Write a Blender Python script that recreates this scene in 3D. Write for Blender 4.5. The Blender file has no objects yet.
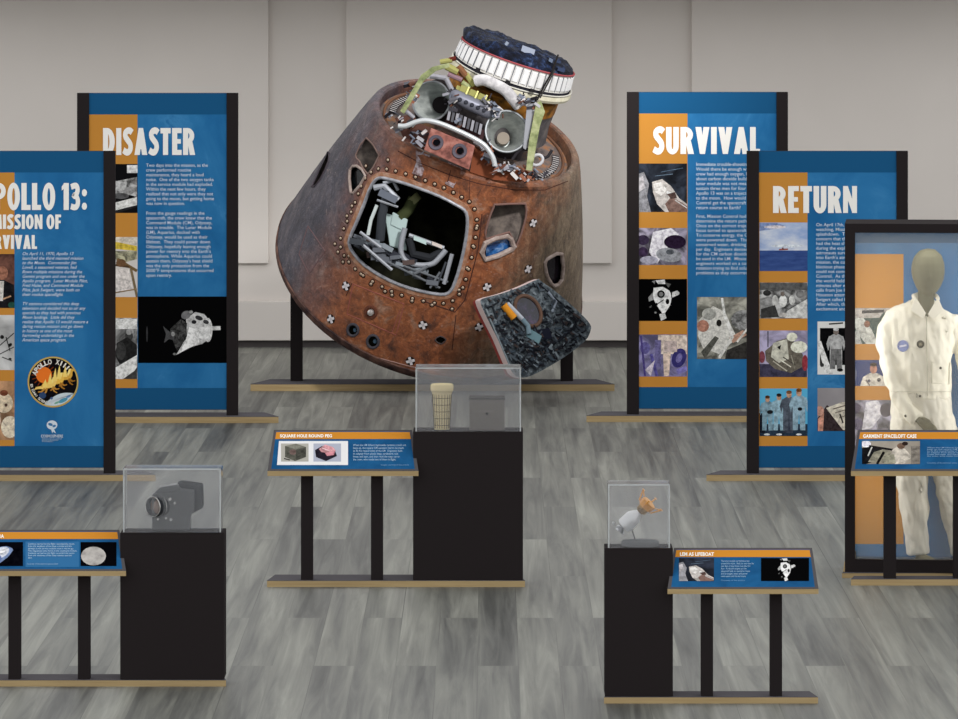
import bpy, bmesh, math, random
from mathutils import Vector, Matrix, noise
from mathutils.bvhtree import BVHTree
random.seed(13)
C = bpy.context.scene.collection
PI = math.pi
# ------------------------------------------------------------------ camera frame
F = 5000.0; H = 3.4; CX = 490.0; HY = -30.0
def P(px, py, z): return Vector(((px-CX)*z/F, z, H-(py-HY)*z/F))
def zfloor(py): return F*H/(py-HY)
# ------------------------------------------------------------------ materials
def s2l(c):
    r = []
    for v in c:
        v /= 255.0
        r.append(v/12.92 if v <= .04045 else ((v+.055)/1.055)**2.4)
    return (r[0], r[1], r[2], 1)
_m = {}
def mat(col, rough=.8, metal=0.0, spec=.0):
    k = (tuple(col), rough, metal, spec)
    if k in _m: return _m[k]
    m = bpy.data.materials.new('paint'); m.use_nodes = True
    b = m.node_tree.nodes['Principled BSDF']
    b.inputs['Base Color'].default_value = s2l(col)
    b.inputs['Roughness'].default_value = rough
    b.inputs['Metallic'].default_value = metal
    b.inputs['Specular IOR Level'].default_value = spec
    m.diffuse_color = s2l(col)
    _m[k] = m
    return m
def noisemat(name, cols, scale=8, detail=6, stretch=(1,1,1), rough=.7, metal=0.0, spec=.04, seed=0, bump=0.0, dist=0.0, rghn=.6):
    m = bpy.data.materials.new(name); m.use_nodes = True
    nt = m.node_tree; N = nt.nodes; L = nt.links
    b = N['Principled BSDF']
    b.inputs['Roughness'].default_value = rough; b.inputs['Metallic'].default_value = metal
    b.inputs['Specular IOR Level'].default_value = spec
    g = N.new('ShaderNodeNewGeometry'); mp = N.new('ShaderNodeMapping')
    mp.inputs['Scale'].default_value = stretch; mp.inputs['Location'].default_value = (seed*3.1, seed*1.7, seed*2.3)
    n = N.new('ShaderNodeTexNoise'); n.inputs['Scale'].default_value = scale; n.inputs['Detail'].default_value = detail
    n.inputs['Roughness'].default_value = rghn; n.inputs['Distortion'].default_value = dist
    r = N.new('ShaderNodeValToRGB')
    L.new(g.outputs['Position'], mp.inputs['Vector']); L.new(mp.outputs[0], n.inputs['Vector']); L.new(n.outputs['Fac'], r.inputs[0])
    L.new(r.outputs[0], b.inputs['Base Color'])
    e = r.color_ramp.elements
    while len(e) > 1: e.remove(e[-1])
    e[0].position = cols[0][0]; e[0].color = s2l(cols[0][1])
    for p, c in cols[1:]:
        x = e.new(p); x.color = s2l(c)
    if bump:
        bp = N.new('ShaderNodeBump'); bp.inputs['Strength'].default_value = bump; bp.inputs['Distance'].default_value = .02
        L.new(n.outputs['Fac'], bp.inputs['Height']); L.new(bp.outputs[0], b.inputs['Normal'])
    return m
BLACK = mat((41,37,38), .8, 0, .02)
DKB = mat((30,86,130)); ORG = noisemat('orange_print', [(0,(190,130,55)),(1,(208,146,66))], 1.5, 2)
BLUE = noisemat('blue_print', [(.25,(30,94,148)),(.45,(38,107,162)),(.6,(48,118,172)),(.66,(62,130,182)),(.7,(40,108,162)),(.85,(52,120,172))], 1.7, 7, (1,1,.8), dist=1.2)
TAN = noisemat('plywood_edge', [(.3,(164,142,104)),(.7,(180,158,118))], 3, 3, (1,1,18))
SLATE = mat((88,86,90), .7); TEXTW = mat((236,240,245), .5)
GREYTOP = mat((84,82,85), .75)
WHITE = mat((238,236,232))
def acrylic(name, haze=.07, tint=(225,232,238)):
    m = bpy.data.materials.new(name); m.use_nodes = True
    nt = m.node_tree; N = nt.nodes; L = nt.links; N.clear()
    o = N.new('ShaderNodeOutputMaterial'); t = N.new('ShaderNodeBsdfTransparent'); d = N.new('ShaderNodeBsdfDiffuse')
    d.inputs[0].default_value = s2l(tint)
    gl = N.new('ShaderNodeBsdfGlossy'); gl.inputs['Roughness'].default_value = .08
    a = N.new('ShaderNodeMixShader'); a.inputs[0].default_value = haze
    L.new(t.outputs[0], a.inputs[1]); L.new(d.outputs[0], a.inputs[2])
    fr = N.new('ShaderNodeFresnel'); fr.inputs[0].default_value = 1.2
    b = N.new('ShaderNodeMixShader'); L.new(fr.outputs[0], b.inputs[0])
    L.new(a.outputs[0], b.inputs[1]); L.new(gl.outputs[0], b.inputs[2]); L.new(b.outputs[0], o.inputs[0])
    return m
ACR = acrylic('clear_acrylic', .1, (205,208,214)); ACRE = acrylic('acrylic_edge', .35, (235,240,242)); GLASS = acrylic('case_glass', .11, (235,225,205))
# ------------------------------------------------------------------ object helpers
class MB:
    def __init__(s): s.v = []; s.f = []; s.mi = []; s.m = []
    def _mi(s, m):
        if m not in s.m: s.m.append(m)
        return s.m.index(m)
    def add(s, vs, fs, m):
        k = len(s.v); s.v += [Vector(v) for v in vs]; i = s._mi(m)
        for f in fs: s.f.append([a+k for a in f]); s.mi.append(i)
    def hexa(s, p, m):   # p: 8 points, 0-3 one face, 4-7 opposite face
        s.add(p, [(0,1,2,3),(7,6,5,4),(0,4,5,1),(1,5,6,2),(2,6,7,3),(3,7,4,0)], m)
    def box(s, a, b, m):
        x0,y0,z0 = a; x1,y1,z1 = b
        s.hexa([(x0,y0,z0),(x1,y0,z0),(x1,y0,z1),(x0,y0,z1),(x0,y1,z0),(x1,y1,z0),(x1,y1,z1),(x0,y1,z1)], m)
    def obox(s, c, ax, ay, az, m):   # centre and half axes
        c = Vector(c); q = []
        for k in (-1,1):
            for i,j in ((-1,-1),(1,-1),(1,1),(-1,1)): q.append(c+ax*i+az*j+ay*k)
        s.hexa(q, m)
    def prism(s, pts, off, m, side=None):
        n = len(pts); off = Vector(off)
        s.add(list(pts)+[Vector(p)+off for p in pts], [list(range(n))], m)
        k = len(s.v)-2*n; i = s._mi(m); j = s._mi(side or m)
        s.f.append([k+n+a for a in range(n)][::-1]); s.mi.append(i)
        for a in range(n):
            b = (a+1) % n; s.f.append([k+a, k+n+a, k+n+b, k+b]); s.mi.append(j)
    def loft(s, rings, m, cap0=True, cap1=True, closed=True):
        n = len(rings[0]); vs = [v for r in rings for v in r]; fs = []
        for i in range(len(rings)-1):
            for j in range(n if closed else n-1):
                k = (j+1) % n; fs.append((i*n+j, i*n+k, (i+1)*n+k, (i+1)*n+j))
        if cap0: fs.append(tuple(range(n))[::-1])
        if cap1: fs.append(tuple((len(rings)-1)*n+j for j in range(n)))
        s.add(vs, fs, m)
    def tube(s, path, r, m, n=10, closed=False, r2=None):
        path = [Vector(p) for p in path]; rings = []; N = len(path)
        up = None
        for i, p in enumerate(path):
            if closed: d = path[(i+1)%N]-path[i-1]
            else: d = path[min(i+1,N-1)]-path[max(i-1,0)]
            d.normalize()
            if up is None: up = Vector((0,0,1)) if abs(d.z) < .8 else Vector((0,1,0))
            a = d.cross(up); 
            if a.length < 1e-4: a = d.orthogonal()
            a.normalize(); up = a.cross(d).normalized()
            rr = r if r2 is None else r+(r2-r)*i/(N-1)
            rings.append([p+a*math.cos(t*2*PI/n)*rr+up*math.sin(t*2*PI/n)*rr for t in range(n)])
        if closed: rings.append(rings[0]); s.loft(rings, m, False, False)
        else: s.loft(rings, m)
    def build(s, name, parent=None, smooth=False, bevel=0):
        me = bpy.data.meshes.new(name); me.from_pydata(s.v, [], s.f)
        for m in s.m: me.materials.append(m)
        for p, i in zip(me.polygons, s.mi): p.material_index = i; p.use_smooth = smooth
        me.update()
        bm = bmesh.new(); bm.from_mesh(me)
        if smooth: bmesh.ops.remove_doubles(bm, verts=bm.verts, dist=1e-6)
        bmesh.ops.recalc_face_normals(bm, faces=bm.faces); bm.to_mesh(me); bm.free()
        if smooth:
            try: me.set_sharp_from_angle(angle=math.radians(40))
            except Exception: pass
        return link(name, me, parent, bevel)
def link(name, me, parent=None, bevel=0):
    o = bpy.data.objects.new(name, me); C.objects.link(o)
    if parent is not None:
        o.parent = parent; o.matrix_parent_inverse = parent_world(parent).inverted()
    if bevel:
        b = o.modifiers.new('bevel', 'BEVEL'); b.width = bevel; b.segments = 2; b.limit_method = 'ANGLE'
    return o
def parent_world(p):
    m = p.matrix_basis.copy()
    if p.parent: m = parent_world(p.parent) @ p.matrix_parent_inverse @ m
    return m
def tag(o, label=None, cat=None, group=None, kind=None):
    if label: o['label'] = label
    if cat: o['category'] = cat
    if group: o['group'] = group
    if kind: o['kind'] = kind
    return o
def thing(name, loc, label, cat, group=None):
    o = bpy.data.objects.new(name, None); C.objects.link(o); o.location = loc; o.empty_display_size = .1
    return tag(o, label, cat, group)
def struct(mb, name, **k): return tag(mb.build(name, **k), kind='structure')
# a flat surface of the place: pixels of the photo measured onto it
class Plane:
    def __init__(s, p, n): s.p = Vector(p); s.n = Vector(n).normalized()
    def M(s, px, py, lay=0):
        o = Vector((0,0,H)); d = P(px,py,1.0)-o
        q = s.p+s.n*(lay*.0011); t = (q-o).dot(s.n)/d.dot(s.n)
        return o+d*t
    def poly(s, mb, pts, m, lay=1): mb.add([s.M(x,y,lay) for x,y in pts], [list(range(len(pts)))], m)
def rc(x0,y0,x1,y1): return [(x0,y0),(x1,y0),(x1,y1),(x0,y1)]
def el(cx,cy,rx,ry,rot=0,n=20,a0=0,a1=360):
    r = math.radians(rot); o = []
    full = (a1-a0) >= 360
    for i in range(n):
        t = math.radians(a0+(a1-a0)*i/(n if full else n-1)); x = rx*math.cos(t); y = ry*math.sin(t)
        o.append((cx+x*math.cos(r)-y*math.sin(r), cy+x*math.sin(r)+y*math.cos(r)))
    return o
def ln(x0,y0,x1,y1,w=1):
    d = math.hypot(x1-x0,y1-y0); a = -(y1-y0)/d*w/2; b = (x1-x0)/d*w/2
    return [(x0+a,y0+b),(x1+a,y1+b),(x1-a,y1-b),(x0-a,y0-b)]
def clip(pts, x0, y0, x1, y1):
    for ax, v, s in ((0,x0,1),(0,x1,-1),(1,y0,1),(1,y1,-1)):
        out = []
        for i in range(len(pts)):
            a = pts[i-1]; b = pts[i]; ia = (a[ax]-v)*s >= 0; ib = (b[ax]-v)*s >= 0
            if ia != ib:
                t = (v-a[ax])/(b[ax]-a[ax]); out.append((a[0]+(b[0]-a[0])*t, a[1]+(b[1]-a[1])*t))
            if ib: out.append(b)
        pts = out
        if not pts: return []
    return pts
_pm = {}
def pmat(c):
    k = tuple(c)
    if k not in _pm:
        lo = tuple(max(0,int(v*.8-4)) for v in c); hi = tuple(min(255,int(v*1.14+5)) for v in c)
        _pm[k] = noisemat('printed_tone', [(.36,lo),(.5,tuple(c)),(.66,hi)], 34, 6, seed=len(_pm)*.37, rghn=.7, spec=0)
    return _pm[k]
def picture(name, pl, box, bg, shapes, parent, lay=2):
    """a printed picture: ground and shapes clipped to its rectangle"""
    mb = MB(); quad = box if len(box) == 4 and not isinstance(box[0], (int,float)) else rc(*box)
    pl.poly(mb, quad, bg if isinstance(bg, bpy.types.Material) else mat(bg), lay)
    xs = [q[0] for q in quad]; ys = [q[1] for q in quad]
    for i, (pts, col) in enumerate(shapes):
        pts = clip(pts, min(xs), min(ys), max(xs), max(ys))
        if len(pts) >= 3:
            pl.poly(mb, pts, col if isinstance(col, bpy.types.Material) else pmat(col), lay+.6+.04*i)
    return mb.build(name, parent)
def textmesh(body, offset=0.0, shear=0.0, space=1.0, linesp=1.0, align='LEFT'):
    cu = bpy.data.curves.new('lettering', 'FONT'); cu.body = body; cu.offset = offset; cu.shear = shear
    cu.space_character = space; cu.space_line = linesp; cu.resolution_u = 3; cu.align_x = align; cu.size = 1
    o = bpy.data.objects.new('lettering', cu); C.objects.link(o)
    dg = bpy.context.evaluated_depsgraph_get(); e = o.evaluated_get(dg)
    me = bpy.data.meshes.new_from_object(e)
    C.objects.unlink(o); bpy.data.objects.remove(o); bpy.data.curves.remove(cu)
    return me
def lettering(name, pl, body, box, m, parent, offset=0.0, shear=0.0, space=1.0, linesp=1.0, lay=3.5, warp=None):
    me = textmesh(body, offset, shear, space, linesp)
    xs = [v.co.x for v in me.vertices]; ys = [v.co.y for v in me.vertices]
    ax, bx, ay, by = min(xs), max(xs), min(ys), max(ys)
    for v in me.vertices:
        u = (v.co.x-ax)/(bx-ax); w = (by-v.co.y)/(by-ay)
        x = box[0]+(box[2]-box[0])*u; y = box[1]+(box[3]-box[1])*w
        if warp: x, y = warp(x, y)
        v.co = pl.M(x, y, lay)
    me.materials.clear(); me.materials.append(m); me.name = name
    return link(name, me, parent)
# ------------------------------------------------------------------ the hall
fl = MB(); fl.box((-9,12,-.1),(9,47,0), None or mat((128,128,122)))
floor = struct(fl, 'floor')
def floor_material():
    m = bpy.data.materials.new('grey_oak_planks'); m.use_nodes = True
    nt = m.node_tree; N = nt.nodes; L = nt.links; b = N['Principled BSDF']
    g = N.new('ShaderNodeNewGeometry'); mp = N.new('ShaderNodeMapping')
    mp.inputs['Rotation'].default_value = (0,0,PI/2); mp.inputs['Location'].default_value = (.9, .061, 0)
    br = N.new('ShaderNodeTexBrick'); br.offset = .5; br.inputs['Scale'].default_value = 1
    br.inputs['Brick Width'].default_value = 3.62; br.inputs['Row Height'].default_value = .2
    br.inputs['Mortar Size'].default_value = .0025; br.inputs['Mortar Smooth'].default_value = .3
    br.inputs['Color1'].default_value = (0,0,0,1); br.inputs['Color2'].default_value = (1,1,1,1); br.inputs['Mortar'].default_value = (.3,.3,.3,1)
    L.new(g.outputs['Position'], mp.inputs['Vector']); L.new(mp.outputs[0], br.inputs['Vector'])
    # plank tone shifts the grain so that each plank has its own figure
    sc = N.new('ShaderNodeVectorMath'); sc.operation = 'MULTIPLY'; sc.inputs[1].default_value = (7,40,9)
    L.new(br.outputs['Color'], sc.inputs[0])
    ad = N.new('ShaderNodeVectorMath'); ad.operation = 'ADD'; L.new(g.outputs['Position'], ad.inputs[0]); L.new(sc.outputs[0], ad.inputs[1])
    m2 = N.new('ShaderNodeMapping'); m2.inputs['Scale'].default_value = (14,.42,1); L.new(ad.outputs[0], m2.inputs['Vector'])
    n1 = N.new('ShaderNodeTexNoise'); n1.inputs['Scale'].default_value = 1.0; n1.inputs['Detail'].default_value = 7; n1.inputs['Roughness'].default_value = .65; n1.inputs['Distortion'].default_value = .8
    L.new(m2.outputs[0], n1.inputs['Vector'])
    m3 = N.new('ShaderNodeMapping'); m3.inputs['Scale'].default_value = (4.5,.3,1); L.new(ad.outputs[0], m3.inputs['Vector'])
    n2 = N.new('ShaderNodeTexNoise'); n2.inputs['Scale'].default_value = 1.0; n2.inputs['Detail'].default_value = 3; L.new(m3.outputs[0], n2.inputs['Vector'])
    a1 = N.new('ShaderNodeMath'); a1.operation = 'MULTIPLY'; a1.inputs[1].default_value = .5; L.new(n1.outputs[0], a1.inputs[0])
    a2 = N.new('ShaderNodeMath'); a2.operation = 'MULTIPLY_ADD'; a2.inputs[1].default_value = .38; L.new(n2.outputs[0], a2.inputs[0]); L.new(a1.outputs[0], a2.inputs[2])
    a3 = N.new('ShaderNodeMath'); a3.operation = 'MULTIPLY_ADD'; a3.inputs[1].default_value = .12; L.new(br.outputs['Color'], a3.inputs[0]); L.new(a2.outputs[0], a3.inputs[2])
    r = N.new('ShaderNodeValToRGB'); L.new(a3.outputs[0], r.inputs[0])
    e = r.color_ramp.elements; e[0].position = .33; e[0].color = s2l((58,59,57)); e[1].position = .7; e[1].color = s2l((150,151,143))
    x = e.new(.43); x.color = s2l((88,89,86)); x = e.new(.53); x.color = s2l((113,114,108))
    mx = N.new('ShaderNodeMix'); mx.data_type = 'RGBA'; mx.blend_type = 'MULTIPLY'
    L.new(br.outputs['Fac'], mx.inputs['Factor']); L.new(r.outputs[0], mx.inputs[6]); mx.inputs[7].default_value = (.8,.8,.8,1)
    L.new(mx.outputs[2], b.inputs['Base Color']); b.inputs['Roughness'].default_value = .5; b.inputs['Specular IOR Level'].default_value = .25
    return m
floor.data.materials.clear(); floor.data.materials.append(floor_material())
WALL = noisemat('wall_plaster', [(.3,(217,211,206)),(.7,(222,216,211))], .8, 3, rough=.85, spec=.1)
WALLR = noisemat('wall_recess', [(.3,(215,209,204)),(.7,(220,214,209))], .8, 3, rough=.85, spec=.1)
zw = zfloor(348)
w = MB(); w.box((-8,zw+.14,0),(8,zw+.5,4.2), WALLR); struct(w, 'wall_back')
def wx(px, z=zw): return (px-CX)*z/F
def wz(py, z=zw): return H-(py-HY)*z/F
for i, (a, b) in enumerate(((-420,268),(346,612),(692,1400))):
    w = MB(); w.box((wx(a),zw+.085,wz(264)),(wx(b),zw+.14,4.0), WALL); struct(w, 'trim_%d' % (i+1), bevel=.006)
w = MB(); w.box((-8,zw+.05,wz(341)),(8,zw+.14,wz(302)), WALL); struct(w, 'baseboard_back', bevel=.006)
w = MB(); w.box((-8,zw-.9,3.24),(8,zw+.5,3.5), mat((170,166,162),.9)); struct(w, 'shade_soffit')  # unseen soffit, added to darken the top of the wall
w = MB(); w.box((-8,zw+.1,0),(8,zw+.139,wz(341)-.001), mat((84,80,80),.8)); struct(w, 'trim_4')  # dark strip standing in for the shadow under the baseboard
# ------------------------------------------------------------------ slabs, posts
def slab(cx, hw, yb, th, top, parent, name='base', inset=16, z=None, x0=None, x1=None):
    """plywood base with a trapezoid plan; yb = pixel row where its front meets the floor, th its edge, top the depth of its top seen"""
    z = z or zfloor(yb); k = z/F
    hgt = th*k; depth = z*top/(yb-th-HY)*1.0
    a = cx-hw if x0 is None else x0; b = cx+hw if x1 is None else x1
    A = P(a,0,z).x; B = P(b,0,z).x; ins = inset*k
    f = [(A,z,0),(B,z,0),(B-ins,z+depth,0),(A+ins,z+depth,0)]
    m = MB(); m.prism(f, (0,0,hgt*.93), TAN)
    m.prism([(x,y,hgt*.93) for x,y,_ in f], (0,0,hgt*.07), SLATE)
    # the laminate lies over the whole top
    o = m.build(name, parent)
    return z, depth, hgt
def vpost(x0, x1, ytop, z, zb, parent, name='post', d=.06):
    m = MB(); a = P(x0,ytop,z); b = P(x1,ytop,z)
    m.box((a.x, z, zb), (b.x, z+d, a.z), BLACK)
    return m.build(name, parent, bevel=.002)
# ------------------------------------------------------------------ photo grounds
def bw(seed, lo=15, hi=225, sc=9, tint=(1,1,1), det=5, dist=.6):
    f = lambda v: tuple(min(255,int(v*t)) for t in tint)
    return noisemat('halftone', [(.32,f(lo)),(.43,f(lo+(hi-lo)*.3)),(.52,f(lo+(hi-lo)*.62)),(.64,f(hi))], sc, det, seed=seed, dist=dist)
def figure(x, y, h, suit, skin=(190,150,125), hair=(50,35,25)):
    """small printed standing figure, feet at (x,y)"""
    s = h/48.0
    q = lambda L: [(x+a*s, y-b*s) for a, b in L]
    return [(q([(-7,2),(-1.5,2),(0,22),(1.5,2),(7,2),(7,26),(8,38),(3,41),(-3,41),(-8,38),(-7,26)]), suit),
            (q([(-9,22),(-11,30),(-8,39),(-6,37),(-7,30)]), suit), (q([(9,22),(11,30),(8,39),(6,37),(7,30)]), suit),
            (el(x, y-44*s, 3.2*s, 4.2*s, n=10), skin), (el(x, y-46.6*s, 3.3*s, 2.2*s, n=10), hair)]
# heavy condensed capitals, drawn as outlines in a cell ten units high
def ring_(cx,cy,rx,ry,ix,iy,a0,a1,n=16):
    o = [(cx+rx*math.cos(math.radians(a0+(a1-a0)*i/n)), cy+ry*math.sin(math.radians(a0+(a1-a0)*i/n))) for i in range(n+1)]
    q = [(cx+ix*math.cos(math.radians(a0+(a1-a0)*i/n)), cy+iy*math.sin(math.radians(a0+(a1-a0)*i/n))) for i in range(n+1)]
    return [[o[i],o[i+1],q[i+1],q[i]] for i in range(n)]
def stroke_(pts, w):
    pts = [Vector(p).to_2d() if len(p) == 2 else Vector(p) for p in [Vector((a,b)) for a,b in pts]]
    L = []; Rr = []
    for i,p in enumerate(pts):
        d = (pts[min(i+1,len(pts)-1)]-pts[max(i-1,0)]).normalized(); nn = Vector((d.y,-d.x))*w/2; L.append(tuple(p+nn)); Rr.append(tuple(p-nn))
    return [[L[i],L[i+1],Rr[i+1],Rr[i]] for i in range(len(pts)-1)]
def sp_(pts, sub=4):
    out = []; n = len(pts)
    for i in range(n-1):
        p0,p1,p2,p3 = [Vector(pts[min(max(j,0),n-1)]) for j in (i-1,i,i+1,i+2)]
        for k in range(sub):
            u = k/sub; q = .5*((2*p1)+(-p0+p2)*u+(2*p0-5*p1+4*p2-p3)*u*u+(-p0+3*p1-3*p2+p3)*u**3); out.append((q.x,q.y))
    out.append(tuple(pts[-1])); return out
GL = {'I':(2.7,[rc(0,0,2.7,10)]), 'L':(4.7,[rc(0,0,2.7,10),rc(0,8.1,4.7,10)]), 'E':(5.0,[rc(0,0,2.7,10),rc(0,0,5,1.9),rc(0,4.1,4.6,5.8),rc(0,8.1,5,10)]),
 'F':(4.8,[rc(0,0,2.7,10),rc(0,0,4.8,1.9),rc(0,4.2,4.5,6)]), 'T':(5.4,[rc(1.35,0,4.05,10),rc(0,0,5.4,2)]),
 'D':(6.2,[rc(0,0,2.7,10)]+ring_(2.2,5,4.0,5,1.2,3.1,-90,90)), 'O':(6.6,ring_(3.3,5,3.3,5.15,.75,3.1,0,360,28)),
 'P':(5.8,[rc(0,0,2.7,10)]+ring_(2.4,3,3.4,3,1.0,1.15,-90,90)), 'R':(6.3,[rc(0,0,2.7,10),[(2.3,5.2),(4.9,5.0),(6.4,10),(3.6,10)]]+ring_(2.4,2.9,3.5,2.9,1.0,1.1,-90,90)),
 'U':(6.0,[rc(0,0,2.6,6.9),rc(3.4,0,6,6.9)]+ring_(3,6.8,3,3.35,.4,1.4,0,180)), 'V':(6.6,[[(0,0),(2.8,0),(3.9,6.5),(4.5,10),(2.1,10)],[(3.8,0),(6.6,0),(4.5,10),(2.1,10),(2.9,5.6)]]),
 'A':(6.8,[[(2.2,0),(4.6,0),(2.8,10),(0,10)],[(2.2,0),(4.6,0),(6.8,10),(4.0,10)],rc(1.8,6.1,5,7.9)]), 'N':(6.5,[rc(0,0,2.3,10),rc(4.2,0,6.5,10),[(0,0),(2.2,0),(6.5,10),(4.3,10)]]),
 'M':(8.2,[[(.6,0),(2.6,0),(2.3,10),(0,10)],[(5.6,0),(7.6,0),(8.2,10),(5.9,10)],[(.6,0),(2.7,0),(4.7,8.4),(3.5,8.4)],[(7.6,0),(5.5,0),(3.5,8.4),(4.7,8.4)]]),
 'S':(5.4,stroke_(sp_([(4.9,1.7),(3.9,1.0),(2.5,1.05),(1.4,1.9),(1.5,3.3),(2.7,4.6),(3.9,5.9),(4.1,7.5),(3.2,8.8),(1.9,9.0),(.3,8.2)]),2.4)),
 '1':(3.7,[rc(1.0,0,3.7,10),[(0,1.3),(1.4,0),(1.4,2.1),(0,2.8)]]), '3':(5.2,stroke_(sp_([(.4,1.5),(1.8,1.05),(3.2,1.1),(3.8,2.5),(3.1,4.2),(1.7,4.7),(3.3,5.2),(4.0,7.0),(3.3,8.7),(1.9,9.0),(.3,8.6)]),2.2)),
 ':':(2.7,[el(1.35,3.6,1.35,1.35,n=14),el(1.35,8.6,1.35,1.35,n=14)])}
def headline(pl, txt, box, parent):
    tot = sum(2.6 if c == ' ' else GL[c][0]+.75 for c in txt)-.75
    sx = (box[2]-box[0])/tot; sy = (box[3]-box[1])/10; x = 0; mb = MB(); lay = 4.0
    for c in txt:
        if c == ' ': x += 2.6; continue
        for j, pg in enumerate(GL[c][1]): pl.poly(mb, [(box[0]+(x+a)*sx, box[1]+b*sy) for a,b in pg], mat((246,244,240)), lay+.012*j)
        x += GL[c][0]+.75
    return mb.build('title_lettering', parent)
# ------------------------------------------------------------------ the four tall panels
def tall_panel(x0, y0, title, label, body, extra, base, group='tall blue graphic panels', name='graphic_stand'):
    """x0,y0 = upper left pixel; every panel is 161 by 322 pixels"""
    by = y0+base; z = zfloor(by)
    t = thing(name, P(x0+80.5, by, z), label, 'display panel', group)
    zz, dep, hg = slab(x0+80.5, 121, by, 6.5, 4.2, t)
    zp = z+dep*.25
    vpost(x0, x0+12, y0, zp, hg, t); vpost(x0+149.5, x0+161, y0, zp, hg, t)
    pl = Plane((0,zp+.012,0), (0,-1,0))
    a = P(x0+11.5,y0,zp); b = P(x0+150,y0+317,zp)
    g = MB(); g.box((a.x, zp+.012, b.z), (b.x, zp+.04, a.z), mat((60,62,66)))
    gp = g.build('graphic_panel', t)
    m = MB()
    pl.poly(m, rc(x0+12,y0+.2,x0+149.5,y0+316.5), DKB, 1)
    pl.poly(m, rc(x0+12,y0+21.5,x0+149.5,y0+295), BLUE, 1.5)
    m.build('printed_sheet', gp)
    m = MB(); pl.poly(m, rc(x0+12,y0+21.5,x0+60.5,y0+295), ORG, 1.75); m.build('orange_band', gp)
    for args in title: headline(pl, args[0], (x0+args[1],y0+args[2],x0+args[3],y0+args[4]), gp)
    for (txt, bx, sh) in body:
        tot = len(txt.split('\n')); row = 0
        allw = max(len(l) for l in txt.split('\n'))
        for para in txt.split('\n\n'):
            n_ = len(para.split('\n')); pit = (bx[3]-bx[1])/tot
            wd = (bx[2]-bx[0])*min(1, max(len(l) for l in para.split('\n'))/allw+.02)
            lettering('body_text', pl, para, (x0+bx[0],y0+bx[1]+row*pit,x0+bx[0]+wd,y0+bx[1]+(row+n_-.12)*pit), mat((206,220,234)), gp, offset=.006, shear=sh, lay=3.2)
            row += n_+1
    extra(pl, gp, x0, y0)
    return t
T1 = """Two days into the mission, as the
crew performed routine
maintenance, they heard a loud
noise.  One of the two oxygen tanks
in the service module had exploded.
Within the next few hours, they
realized that not only were they not
going to the moon, but getting home
was now in question.

From the gauge readings in the
spacecraft, the crew knew that the
Command Module (CM), Odyssey,
was in trouble.  The Lunar Module
(LM), Aquarius, docked with
Odyssey, would be used as their
lifeboat.  They could power down
Odyssey, hopefully leaving enough
power for reentry into the Earth's
atmosphere. While Aquarius could
sustain them, Odyssey's heat shield
was the only protection from the
5000°F temperatures that occurred
upon reentry."""
def ex_disaster(pl, gp, X, Y):
    q = lambda L: [(X+a,Y+b) for a,b in L]
    picture('photo', pl, (X+12,Y+71,X+60.5,Y+120), (20,20,22), [
        (q(rc(50,72,60.5,80)), (225,225,225)), (q([(12,84),(24,80),(40,88),(60,84),(60,104),(46,100),(30,110),(12,104)]), bw(1,30,200,16)),
        (q(el(42,93,7,5,10)), (190,190,190)), (q(el(52,98,6,4,-20)), (150,150,150)), (q(el(44,103,8,3)), (90,90,92)), (q([(36,110),(60,104),(60,112),(38,118)]), (225,225,222)),
        (q([(36,118),(60,112),(60,114),(40,120)]), (40,40,42))], gp)
    picture('photo', pl, (X+12,Y+144,X+60.5,Y+204), (214,208,204), [
        (q([(12,144),(60,144),(60,152),(40,149),(12,153)]), (215,205,190)), (q([(12,152),(40,149),(60,153),(60,158),(40,156),(12,158)]), (214,186,72)),
        (q([(12,158),(60,158),(60,166),(46,170),(30,162),(12,166)]), bw(2,80,200,22,(1,.98,.82))), (q(ln(40,166,60,178,3)), (118,96,66)), (q(ln(38,172,52,174,2)), (80,62,44)),
        (q(ln(54,176,60,204,2.5)), (122,106,80)), (q(el(44,170,5,4)), (105,78,55)), (q([(36,176),(52,176),(56,196),(38,200)]), (222,214,210)), (q(ln(36,200,60,196,1.2)), (140,118,88))], gp)
    picture('photo', pl, (X+12,Y+225,X+60.5,Y+286), bw(3,60,235,9), [
        (q(el(52,243,4,5)), (60,60,60)), (q([(40,250),(50,244),(60,252),(60,270),(44,274),(38,262)]), (38,38,38)), (q(el(44,258,5,9)), (62,62,62)), (q(el(52,239,3,3)), (150,150,150)),
        (q([(36,276),(60,262),(60,274),(52,286),(36,286)]), (232,232,230)), (q([(46,286),(60,276),(60,286)]), (70,70,70)), (q(rc(36,226,60,236)), (222,222,220))], gp)
    picture('photo', pl, (X+61,Y+203.5,X+150,Y+270), (8,8,9), [
        (q([(109,226),(118,219),(127,221),(133,228),(134.5,238),(132,246),(125,251),(117,253),(108,257),(99,262),(105,252),(110,243)]), (190,190,190)),
        (q(el(131,237,4.5,12)), (214,214,214)), (q([(101,261),(109,248),(112,234),(123,236),(122,250),(112,255)]), (244,244,244)), (q(el(109,222,5,4,-30)), (110,110,112)),
        (q([(93,236),(104,226),(110,230),(109,246),(100,258),(96,248)]), bw(4,16,90,30)), (q([(86,233),(93,239),(97,237),(97,247),(92,246),(87,250),(89,241)]), (74,74,76)), (q(el(96,241,1.8,2.4)), (150,150,150)),
        (q(el(70,241,.9,8)), (50,50,52)), (q(ln(134,235.4,143.5,235,4)), (205,205,205)), (q(el(122,225,4,2.2,20)), (52,52,54)), (q(el(129,229,3,2,20)), (66,66,68)), (q(el(117,229,2.4,2)), (44,44,46)),
        (q(el(114,219,2,1.6)), (150,150,150)), (q(el(97.5,261,1.6,1.2)), (110,110,110)), (q(el(125,240,8,6,15)), (214,214,214))], gp)
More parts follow.
